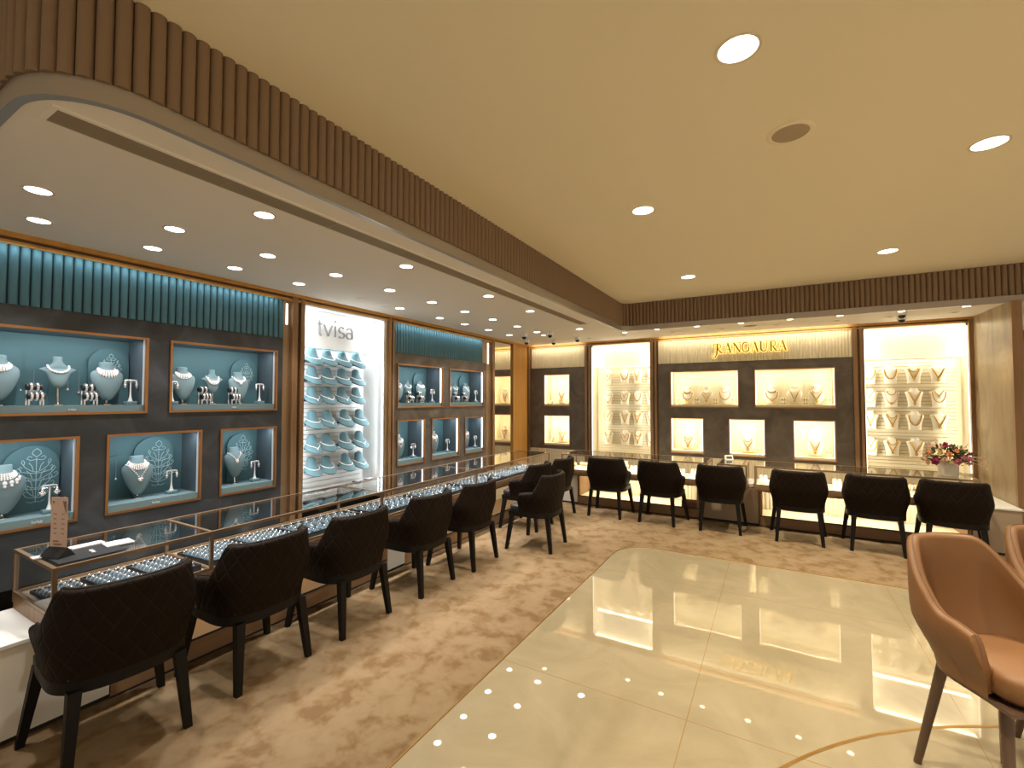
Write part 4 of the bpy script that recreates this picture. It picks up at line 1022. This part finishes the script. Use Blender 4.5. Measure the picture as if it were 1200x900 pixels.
def disp(kind, x, y, lab):
    global gring, gchain, gbang
    z = ZD+.0005
    if kind == 'b':
        put(blk, USED, (x,y,z), 0, 'stepped white block with a gold ring, %s' % lab)
        if gring is None: gring = ring_mesh().build('gold_ring','gold',smooth=True); o = gring
        else: o = copy_tree(gring)
        o.location = (x,y-.004,z+.078); o.scale = (1.3,1.3,1.3); tag(o,'gold ring on the white block, %s' % lab,'ring')
    elif kind == 'm':
        put(minib, USED, (x,y,z+.004), 0, 'small white leaning bust, %s' % lab)
        if gchain is None: gchain = necklace(OVAL,.15,[('chain',.31,.68,.45,'u',.03),('pendant',.22,.07,1)]).xf(Matrix.Rotation(math.radians(-22),4,'X')).build('gold_necklace','gold',smooth=True); o = gchain
        else: o = copy_tree(gchain)
        o.location = (x,y-.002,z+.004); tag(o,'short gold necklace on the small leaning bust, %s' % lab,'necklace')
    else:
        put(rollb, USED, (x,y,z), 0, 'white roll carrying gold bangles, %s' % lab)
        for dx in (-.045,-.022,.0,.022,.045):
            if gbang is None: gbang = bangle_mesh(.0275,.0045).build('gold_bangle','gold',smooth=True); o = gbang
            else: o = copy_tree(gbang)
            o.location = (x+dx,y,z+.062); tag(o,'gold bangle on the white roll, %s' % lab,'bangle','gold bangles on the roll, %s' % lab)
i = 0
for k, x in zip('rrrmbmbmbmbbm', [-2.68,-2.52,-2.36,-2.20,-2.04,-1.90,-1.75,-1.60,-1.44,-1.28,-1.10,-.95,-.84]):
    disp(k, x, 6.50+(.10 if i % 2 else 0), 'left long back case, %s from left' % ORD[i]); i += 1
for i, (k, x) in enumerate(zip('bbmmbbmbm rrrr'.replace(' ',''), [-.13,.02,.17,.32,.47,.63,.79,.95,1.09,1.24,1.39,1.54,1.69])):
    disp(k, x, 6.48+(.12 if i % 2 else 0), 'right long back case, %s from left' % ORD[i])
for i, x in enumerate((1.16,1.32,1.47,1.62)): disp('r', x, 6.72, 'right long back case, rear row, %s from left' % ORD[i])
disp('b', -.55, 6.52, 'short square case, left'); disp('m', -.40, 6.55, 'short square case, right')
t = thing('ring_box', (-.27,6.60,ZL+.001), 0, 'open white ring box in the gap beside the short square case', 'box')
MB().rbox(-.03,.03,-.03,.03,0,.05,.006).build('box','white_plastic',t); MB().add([(-.03,.02,.05),(.03,.02,.05),(.03,.03,.05),(-.03,.03,.05),(-.03,.035,.10),(.03,.035,.10),(.03,.045,.10),(-.03,.045,.10)],[(0,3,2,1),(4,5,6,7),(0,1,5,4),(1,2,6,5),(2,3,7,6),(3,0,4,7)]).build('lid','white_plastic',t)
MB().box(-.33,-.20,6.52,6.68,ZL-.02,ZL).build('shelf_plate','bronze_wood')
tag(bpy.data.objects['shelf_plate'],'narrow wooden shelf plate between the two right back cases','shelf')
t = thing('price_display', (-.54,6.80,ZT+.0005), .35, 'tiny white tilted price display on top of the short square case', 'price display')
MB().add([(-.05,-.03,0),(.05,-.03,0),(.05,.03,0),(-.05,.03,0),(-.05,.0,.05),(.05,.0,.05),(.05,.02,.055),(-.05,.02,.055)],[(0,3,2,1),(4,5,6,7),(0,1,5,4),(1,2,6,5),(2,3,7,6),(3,0,4,7)]).build('housing','white_plastic',t)
MB().add([(-.035,-.024,.012),(.035,-.024,.012),(.035,-.006,.043),(-.035,-.006,.043)],[(0,1,2,3)]).build('screen','leaf',t)

# ---------------------------------------------------------------- things on the near case
t = thing('sign_holder', (-3.21,.895,ZT+.0005), math.radians(20), 'clear acrylic sign holder with a pinkish card on the near end of the left case', 'sign holder')
MB().box(-.055,.055,-.004,.004,.0,.31).build('acrylic_plate','acrylic',t)
c_ = MB().box(-.052,.052,-.0060,-.0045,.05,.305).build('card','pink_card',t)
mb = MB(); rr = random.Random(3)
for row, z in enumerate((.215,.19,.165,.14,.115)):
    for cx in (-.028,.022): 
        w = rr.uniform(.008,.016)
        for k in range(3): mb.box(cx-w/2+k*.007,cx-w/2+k*.007+.004,-.0068,-.0061,z,z+.006)
mb.box(-.035,.0,-.0068,-.0061,.075,.082).box(-.032,.02,-.0068,-.0061,.060,.066).box(-.042,-.032,-.0068,-.0061,.272,.284)
mb.add([(.02,-.0065,.285),(.045,-.0065,.285),(.045,-.0065,.215)],[(0,1,2)])
mb.build('print','print_ink',c_)
MB().add([(-.06,-.05,0),(.06,-.05,0),(.06,.035,0),(-.06,.035,0),(-.06,-.045,.012),(.06,-.045,.012),(.06,-.005,.05),(-.06,-.005,.05)],[(0,3,2,1),(4,5,6,7),(0,1,5,4),(1,2,6,5),(2,3,7,6),(3,0,4,7)]).build('base','black',t)
o = MB().rbox(-.17,.15,-.15,.12,0,.003,.004).build('counter_mat','tray_black'); o.location = (-3.20,1.00,ZT+.0004); tag(o,'thin black counter mat under the sign holder and paper cards','mat')
for lab, loc, rz, s in (('left of the sign holder',(-3.26,.86,ZT+.0042),1.6,(.11,.05)),('right behind the sign holder',(-3.30,1.03,ZT+.0042),1.62,(.14,.06)),('separate, farthest right of the three',(-3.20,1.135,ZT+.0042),1.5,(.12,.10))):
    t = MB().box(-s[0]/2,s[0]/2,-s[1]/2,s[1]/2,0,.006).build('paper_card','paper'); t.location = loc; t.rotation_euler = (0,0,rz); tag(t,'stack of blank white cards on the near left case, %s'%lab,'cards')
o = MB().tube([(-.03,0,.003),(-.02,.012,.003),(-.005,.0,.003),(.005,.01,.003),(.02,-.002,.003),(.03,.008,.003)],.004,6).build('tag_string','paper'); o.location = (-3.14,1.0,ZT+.005); tag(o,'small heap of white price-tag string beside the sign base','string')
# ---------------------------------------------------------------- quilted dining armchair
def sstep(a, b, x):
    t = max(0, min(1, (x-a)/(b-a))); return t*t*(3-2*t)
def shell_path(t, wx, yb, yf, e=2.6):
    """t in -1..1 runs from the front of one arm round the back to the other"""
    s = t; m = .56                      # |t|>m : straight arm, |t|<m : rounded back
    sg = 1 if s >= 0 else -1; a = abs(s)
    yc = yb+.20
    if a > m:
        k = (a-m)/(1-m); return (sg*wx*(1-.02*k), yc+(yf-yc)*k)
    th = a/m*PI/2
    return (sg*wx*abs(math.sin(th))**(2/e), yc-(yc-yb)*abs(math.cos(th))**(2/e))
def shell(wx, yb, yf, zb, za, ztop, th, lean, N=84, K=12, front_drop=.05, neck=(.30,.40), narrow=.16, bot_in=.88, e=2.6, npow=1.0):
    vs = []; fs = []; uv = []; rows = []
    per = 0; last = None
    for i in range(N+1):
        t = -1+2*i/N; a = abs(t)
        x0, y0 = shell_path(t, wx, yb, yf, e)
        xa, ya = shell_path(max(-1,t-.01), wx, yb, yf, e); xb, yb2 = shell_path(min(1,t+.01), wx, yb, yf, e)
        tx, ty = xb-xa, yb2-ya; l = math.hypot(tx,ty) or 1; nx, ny = ty/l, -tx/l   # outward
        if last: per += math.hypot(x0-last[0], y0-last[1])
        last = (x0,y0)
        top = za + (ztop-za)*(1-sstep(neck[0], neck[1], a))**npow - .02*sstep(neck[1],1,a) - front_drop*sstep(.93,1.0,a)
        cap = 1-.95*sstep(.97,1.0,a)
        prof = []
        for k in range(K+1): prof.append((zb+(top-.02-zb)*k/K, 0.0))
        for q in (30,60,90,120,150): prof.append((top-.02+.02*math.sin(math.radians(q)), th/2-th/2*math.cos(math.radians(q))))
        for k in range(6): prof.append((top-.02-(top-.02-zb-.02)*k/5, th))
        row = []
        for z, off in prof:
            h = sstep(za-.05, ztop, z); low = 1-sstep(zb, zb+.20, z)
            fx = 1-narrow*h - (1-bot_in)*low
            x = (x0*fx) - nx*off*cap; y = y0 - ny*off*cap - lean*max(0,(z-zb)/(ztop-zb))*(1 if a < .6 else 1-sstep(.6,1,a)) + (1-bot_in)*.25*low*(1 if y0 < 0 else -.4)
            row.append(len(vs)); vs.append((x,y,z)); uv.append((per/.085, z/.12))
        rows.append(row)
    for r0, r1 in zip(rows, rows[1:]):
        for k in range(len(r0)-1): fs.append((r0[k], r1[k], r1[k+1], r0[k+1]))
    fs.append(tuple(rows[0])); fs.append(tuple(reversed(rows[-1])))
    piping = [vs[r[K+3]] for r in rows]; low = [vs[r[0]] for r in rows]
    mb = MB(); mb.add(vs, fs); mb.uv = uv
    return mb, piping, low
def build_uv(mb, name, mat_, parent):
    o = mb.build(name, mat_, parent, True); me = o.data; l = me.uv_layers.new(name='UVMap')
    for lp in me.loops: l.data[lp.index].uv = mb.uv[lp.vertex_index]
    return o
def dining_chair():
    t = thing('dining_armchair', cat='chair')
    mb, pip, low = shell(.285,-.265,.125,.395,.605,.785,.052,.018, neck=(.46,.64), narrow=.10, npow=1.5)
    build_uv(mb, 'backrest', 'quilt', t)
    MB().tube([(x,y-.0,z+.001) for x,y,z in pip[2:-2]], .0052, 6).build('piping','chair_piping',t,True)
    MB().rbox(-.225,.225,-.20,.25,.385,.455,.07).build('seat','seat_leather',t,True)
    # plinth ring under the shell
    out = [(x*1.0,y) for x,y,z in low]; pts = out + [(.235,.235),(-.235,.235)]
    MB().prism(pts, .345, .397).build('seat_frame','chair_leg',t)
    for sx in (-1,1):
        MB().taper((sx*.188,-.19,.36),(sx*.216,-.236,0),.023,.016,.022,.015).build('leg','chair_leg',t)
        MB().taper((sx*.218,.20,.36),(sx*.268,.243,0),.023,.015,.022,.015).build('leg','chair_leg',t)
    return t
dc = dining_chair()
LEFT = [(-2.725,.97,-4,'nearest the camera'),(-2.735,1.622,2,'second from the near end'),(-2.72,2.285,2,'third from the near end'),(-2.69,3.02,2,'fourth from the near end'),(-2.65,3.68,3,'fifth from the near end'),
        (-2.245,4.465,3,'pulled out into the aisle'),(-2.70,5.085,0,'half hidden behind the pulled-out chair'),(-2.66,5.74,0,'farthest, at the room corner')]
for x, y, a, lab in LEFT:
    put(dc, USED, (x,y,.006), PI/2+math.radians(a), 'dark quilted armchair at the left counter, %s' % lab, 'dark quilted armchairs')
BACK = [(-1.99,6.155,0,'leftmost'),(-1.29,6.15,-5,'second from left'),(-.585,6.155,2,'third from left'),(.215,6.135,0,'fourth from left'),(.905,6.15,-3,'fifth from left'),(1.51,6.13,-6,'rightmost, in front of the low white cabinet')]
for x, y, a, lab in BACK:
    put(dc, USED, (x,y,.006), math.radians(a), 'dark quilted armchair at the back counter, %s' % lab, 'dark quilted armchairs')

# ---------------------------------------------------------------- beige tub chairs
def tub_chair():
    t = thing('tub_chair', cat='chair')
    mb, pip, low = shell(.24,-.245,.15,.475,.72,.965,.045,.065, front_drop=.10, neck=(.22,.74), narrow=.10, bot_in=.80, e=2.2)
    mb.build('backrest','tub_leather',t,True)
    for tt in (18,66):
        pass
    MB().tube([(x*1.0,y,z+.0005) for x,y,z in pip[1:-1]], .0022, 5).build('piping','seam',t,True)
    MB().rbox(-.175,.175,-.15,.222,.487,.585,.075).build('seat','tub_leather',t,True)
    MB().prism([(x*.98,y*.98) for x,y,z in low]+[(.19,.215),(-.19,.215)], .462, .477).build('seat_frame','tub_leg',t)
    for sx in (-1,1):
        for sy in (-1,1):
            MB().tube([(sx*.12,sy*.125,.475),(sx*.185,sy*.195,.0)], .02, 16, rs=[.021,.014]).build('leg','tub_leg',t,True)
    return t
tc_ = tub_chair()
put(tc_, USED, (.770,2.562,0), math.radians(-62-90), 'tan leather tub chair in the right foreground, the larger in view', 'tan tub chairs')
put(tc_, USED, (1.205,2.97,0), math.radians(-68-90), 'tan leather tub chair cut off at the right edge, behind the whole one', 'tan tub chairs')

# ---------------------------------------------------------------- flowers
fa = thing('flower_arrangement', (1.60,6.56,ZT+.0005), 0, 'round bouquet of purple, pink and cream roses in a white vase on the right case', 'flowers')
MB().lathe([(.078,0),(.083,.01),(.085,.14),(.080,.15),(.074,.145),(.074,.02)],28).build('vase','vase',fa,True)
def rose(r):
    mb = MB(); mb.ball((0,0,0), r*.45, 8, 6)
    for ring, (n, rr, tilt, z) in enumerate(((3,.45,70,.1),(5,.68,52,.0),(6,.95,30,-.15))):
        for k in range(n):
            a = 2*PI*k/n+ring*.5; vs = []; m = 5
            for i in range(m):
                u = -1+2*i/(m-1)
                for j in range(4):
                    v = j/3; w = r*.55*math.sin(PI*(.15+.75*v))*u
                    rad = r*(rr*.35+rr*.65*v*math.cos(math.radians(tilt))+.0); zz = r*(z+.9*v*math.sin(math.radians(tilt)))-abs(u)**2*r*.12
                    aa = a + w/max(rad,r*.25)*.8; vs.append((rad*math.cos(aa), rad*math.sin(aa), zz))
            mb.add(vs, [(i*4+j,(i+1)*4+j,(i+1)*4+j+1,i*4+j+1) for i in range(m-1) for j in range(3)])
    return mb
rf = random.Random(5)
spec = [(-.02,.27,'rose_purple',.050,-.02),(-.075,.205,'rose_cream',.058,-.09),(-.015,.185,'rose_peach',.038,-.12),(-.115,.115,'rose_purple',.056,-.09),(.045,.12,'rose_pink',.042,-.13),(.135,.145,'rose_orchid',.055,-.06),
        (-.155,.19,'rose_peach',.036,-.03),(-.13,.26,'rose_blush',.034,.0),(.045,.225,'rose_peach',.036,-.08),(.10,.235,'rose_blush',.032,-.02),(.09,.165,'rose_pink',.034,-.11),(-.055,.14,'rose_blush',.032,-.13),
        (.175,.195,'rose_purple',.034,.0),(-.185,.13,'rose_blush',.036,-.02),(.0,.11,'rose_cream',.026,-.12),(-.06,.255,'rose_blush',.028,-.05),(.15,.10,'rose_pink',.034,-.05),(-.17,.09,'rose_peach',.03,-.06),
        (0,.25,'rose_cream',.035,.09),(.10,.2,'rose_purple',.04,.10),(-.10,.2,'rose_blush',.04,.10),(0,.16,'rose_orchid',.045,.14)]
for x, z, m_, r, y in spec:
    o = rose(r).build('rose', m_, fa, True); o.location = (x, y, z+.04)
    d = Vector((x, y, (z-.10))).normalized(); o.rotation_euler = Vector((0,0,1)).rotation_difference(d).to_euler()
mb = MB(); ml = MB()
for k in range(420):
    a = rf.uniform(0,2*PI); e = rf.uniform(-.25,1.35); R = rf.uniform(.08,.205)
    c = Vector((R*1.0*math.cos(a)*math.cos(e), R*.85*math.sin(a)*math.cos(e), .16+R*.75*math.sin(e)))
    d = (c-Vector((0,0,.12))).normalized(); sd = d.cross(Vector((rf.random(),rf.random(),rf.random()))).normalized()
    L_ = rf.uniform(.022,.045); w = L_*.28
    (mb if rf.random() < .7 else ml).add([c, c+d*L_*.5+sd*w, c+d*L_, c+d*L_*.5-sd*w], [(0,1,2,3)])
for k in range(30):
    a = rf.uniform(0,2*PI); mb.tube([(0,0,.13),(.07*math.cos(a),.06*math.sin(a),.17),(.15*math.cos(a),.13*math.sin(a),.14+rf.uniform(0,.14))],.0025,4)
mb.build('foliage','leaf',fa); ml.build('foliage','leaf_light',fa)
for (x0,z0,x1,z1) in ((-.08,.28,-.10,.38),(-.15,.2,-.25,.24),(-.16,.15,-.26,.12),(.16,.2,.26,.20),(.17,.15,.30,.09),(.1,.28,.14,.33),(-.12,.3,-.17,.34),(.17,.18,.27,.14)):
    mb = MB(); mb.tube([(x0,-.04,z0),((x0+x1)/2,-.05,(z0+z1)/2+.01),(x1,-.05,z1)],.0018,4)
    for q in range(5): mb.ball((x1+rf.uniform(-.02,.02)-(x1-x0)*.15*q/2,-.05+rf.uniform(-.01,.01),z1+rf.uniform(-.015,.015)-(z1-z0)*.15*q/2),.0065,6,4)
    mb.build('sprig','rose_blush',fa,True)

# ---------------------------------------------------------------- ceiling fittings
def downlight(r, lens, depth=.004, rim=.012, zr=.0):
    t = thing('recessed_downlight', cat='ceiling light')
    MB().lathe([(r,-.002),(r+rim,-.004),(r+rim,.0),(r,.0),(r,-.002)][::-1],28,caps=False).build('trim_ring','ring_trim',t,True)
    MB().lathe([(.001,-.0012),(r,-.0012),(r,0),(.001,0)],28).build('lens',lens,t)
    return t
def spot(x, y, z, e, c, size=72, blend=.55, rad=.035, aim=None):
    l = bpy.data.lights.new('downlight_or_fill_lamp','SPOT'); l.energy = e; l.color = c; l.spot_size = math.radians(size); l.spot_blend = blend; l.shadow_soft_size = rad
    o = bpy.data.objects.new('downlight_or_fill_lamp', l); col.objects.link(o); o.location = (x,y,z)
    if aim:
        d = Vector(aim)-Vector((x,y,z)); o.rotation_euler = d.to_track_quat('-Z','Y').to_euler()
d1 = downlight(.048,'lens_cool'); d2 = downlight(.036,'lens_warm'); d3 = downlight(.075,'lens_main'); d4 = downlight(.026,'speaker_mesh',rim=.016)
k = 1.03
rowA = [(-3.10*1.0, y*k) for y in (.723,1.29,1.854,2.417,3.003,3.592,4.164,4.754,5.373,5.968)]
rowB = [(-3.62, y*k) for y in (.851,1.385,1.91,2.444,3.66,4.344,4.863,5.438,6.03)]
rowC = [(-2.43, y*k) for y in (1.429,2.52,3.65,4.51,6.004)]
CL = (1,.93,.83)
for i,(x,y) in enumerate(rowA):
    put(d1, USED, (x,y,ZS), 0, 'round downlight, %s from the near end middle row over the left counter' % ORD[i]); spot(x,y,ZS-.02, E_A, CL)
for i,(x,y) in enumerate(rowB):
    put(d1, USED, (x,y,ZS), 0, 'round downlight, %s from the near end row closest to the teal wall' % ORD[i]); spot(x,y,ZS-.02, E_B, (1,.97,.95), 66, .6, .03, (x-.30,y,1.1))
for i,(x,y) in enumerate(rowC):
    put(d1, USED, (x,y,ZS), 0, 'round downlight, %s from the near end in the row beside the air grille' % ORD[i]); spot(x,y,ZS-.02, E_C, CL)
CW = (1,.86,.62)
rowD = [(x*k, 6.70) for x in (-1.421,-.889,-.355,.188,.693,1.257,1.791)]
rowE = [(x*k, 7.20) for x in (-2.58,-2.01,-1.277,-.612,.046,.698,1.224,1.802)]
for i,(x,y) in enumerate(rowD):
    y = 6.78; put(d2, USED, (x,y,ZS), 0, 'small warm downlight, %s from left behind the back frieze' % ORD[i]); spot(x,y,ZS-.02, E_D, CW, 75, .6)
for i,(x,y) in enumerate(rowE):
    put(d4, USED, (x,y,ZS), 0, 'tiny dim round fitting, %s from left close to the back wall' % ORD[i])
for i,(x,y) in enumerate([(-2.48,6.18),(-1.93,6.42)]):
    pass
put(d2, USED, (-1.96,6.86,ZS), 0, 'small warm downlight at the inner corner of the frieze'); spot(-1.96,6.86,ZS-.02,E_D,CW)
put(d2, USED, (-3.16,6.50,ZS), 0, 'small warm downlight beside the ceiling cameras at the far left'); spot(-3.16,6.50,ZS-.02,E_D,CW)
for x, y, lab in ((-3.60,3.22,'faint round ceiling sensor over the white bay'),(-3.60,3.50,'flat round ceiling speaker over the white bay')):
    t = thing('ceiling_disc', (x,y,ZS), 0, lab, 'ceiling fitting'); MB().lathe([(.001,-.004),(.055,-.004),(.062,-.001),(.062,0),(.001,0)],28).build('cover','soffit_paint',t,True)
t = thing('ceiling_disc', (-.27,7.10,ZS), 0, 'flat round speaker cover near the back wall above the gold lettering', 'ceiling fitting'); MB().lathe([(.001,-.004),(.075,-.004),(.082,-.001),(.082,0),(.001,0)],28).build('cover','speaker_mesh',t,True)
main = [(-.103,2.017,'largest, nearest the camera'),(1.06,3.47,'at the right beside the round speaker'),(-.83,3.42,'middle left'),(-.84,5.56,'far left before the back frieze'),(.97,5.54,'far right before the back frieze')]
for x, y, lab in main:
    put(d3, USED, (x,y,ZC), 0, 'warm downlight in the high ceiling, %s' % lab); spot(x,y,ZC-.02, E_M, CW, 95, .7, .06)
for x, y, g in ((-.1,.2,.45),(1.1,.9,.8),(-.2,-1.6,.6),(1.3,-1.6,.7),(2.4,2.2,1),(2.4,.2,1),(2.5,4.2,1)): spot(x,y,ZC-.02, E_M*g, CW, 95, .7, .06)  # added spots out of view, without fittings, as extra fill light
t = thing('ceiling_speaker', (.10,2.80,ZC), 0, 'flush round loudspeaker with tan mesh in the high ceiling', 'speaker')
MB().lathe([(.088,-.006),(.105,-.008),(.112,-.003),(.112,0),(.088,0),(.088,-.006)][::-1],36,caps=False).build('trim_ring','ceiling_paint',t,True); MB().lathe([(.001,-.004),(.088,-.005),(.088,0),(.001,0)],36).build('mesh_cover','speaker_mesh',t,True)
# long linear air grille in the soffit
GX0, GX1, GY0, GY1 = -2.28, -2.16, .56, 5.80
t = thing('air_grille', (0,0,0), 0, 'long narrow air grille running along the soffit beside the brown frieze', 'air vent')
mb = MB()
for a, b, c, d in ((GX0-.02,GX0,GY0-.02,GY1+.02),(GX1,GX1+.02,GY0-.02,GY1+.02),(GX0,GX1,GY0-.02,GY0),(GX0,GX1,GY1,GY1+.02)): mb.box(a,b,c,d,ZS-.006,ZS)
mb.build('frame','soffit_paint',t)
mb = MB(); x = GX0+.003
while x < GX1-.004: mb.box(x,x+.004,GY0,GY1,ZS-.005,ZS-.001); x += .0095
for q in range(1,9): mb.box(GX0,GX1,GY0+q*.6-.004,GY0+q*.6+.004,ZS-.0052,ZS-.001)
mb.build('blades','grille',t); MB().box(GX0,GX1,GY0,GY1,ZS-.0009,ZS+.001).build('duct_gap','grille_gap',t)
# dome cameras
cm = thing('dome_camera', cat='security camera')
MB().lathe([(.042,0),(.045,-.004),(.045,-.042),(.042,-.048),(.001,-.048)][::-1],24).build('housing','white_plastic',cm,True)
MB().lathe([(.034,-.047),(.033,-.062),(.025,-.077),(.011,-.085),(.001,-.086)][::-1],24).build('dome','black_gloss',cm,True)
for x, y, lab in ((-3.36,6.22,'upper left of the pair at the far left corner'),(-3.66,6.86,'lower left of the pair at the far left corner'),(-2.93,6.25,'upper of the pair in the middle of the far cluster'),(-3.27,7.12,'lower of the pair in the middle of the far cluster'),(-2.78,6.98,'single one right of the far cluster'),(1.30,6.80,'in front of the right cream bay, nearer one'),(1.37,7.18,'in front of the right cream bay, farther one')):
    put(cm, USED, (x,y,ZS), 0, 'white dome camera, %s' % lab)

# ---------------------------------------------------------------- beyond the partition
t = thing('glass_display_case', (2.55,7.9,0), 0, 'lit glass case of the next room seen past the marble partition', 'display case')
MB().box(0,1.2,0,.5,.0,.75).build('body','white_cabinet',t); MB().box(0,1.2,0,.5,.78,1.15).build('glass_box','glass_side',t); MB().box(0,1.2,0,.5,.75,.78).box(0,1.2,0,.5,1.15,1.17).build('frame','bronze_case',t)
area((2.9,8.6,2.5),(0,0,0),.8,.8,20,(1,.95,.85))

# ---------------------------------------------------------------- world, camera
w = bpy.data.worlds.new('World'); sc.world = w; w.use_nodes = True
w.node_tree.nodes['Background'].inputs[0].default_value = (1,.86,.68,1); w.node_tree.nodes['Background'].inputs[1].default_value = E_W
cam = bpy.data.cameras.new('Camera'); co = bpy.data.objects.new('Camera', cam); col.objects.link(co); sc.camera = co
cam.sensor_width = 36; cam.lens = 16.0; cam.clip_start = .02
co.location = (0,0,1.58); co.rotation_euler = (math.radians(90+1.933),0,math.radians(29.913))
sc.view_settings.view_transform = 'Standard'; sc.view_settings.look = 'None'; sc.view_settings.exposure = EXPO
cy = sc.cycles
cy.max_bounces = 10; cy.diffuse_bounces = 5; cy.glossy_bounces = 5; cy.transparent_max_bounces = 16; cy.transmission_bounces = 4
cy.caustics_reflective = False; cy.caustics_refractive = False; cy.sample_clamp_indirect = 4; cy.use_denoising = True; cy.use_light_tree = True
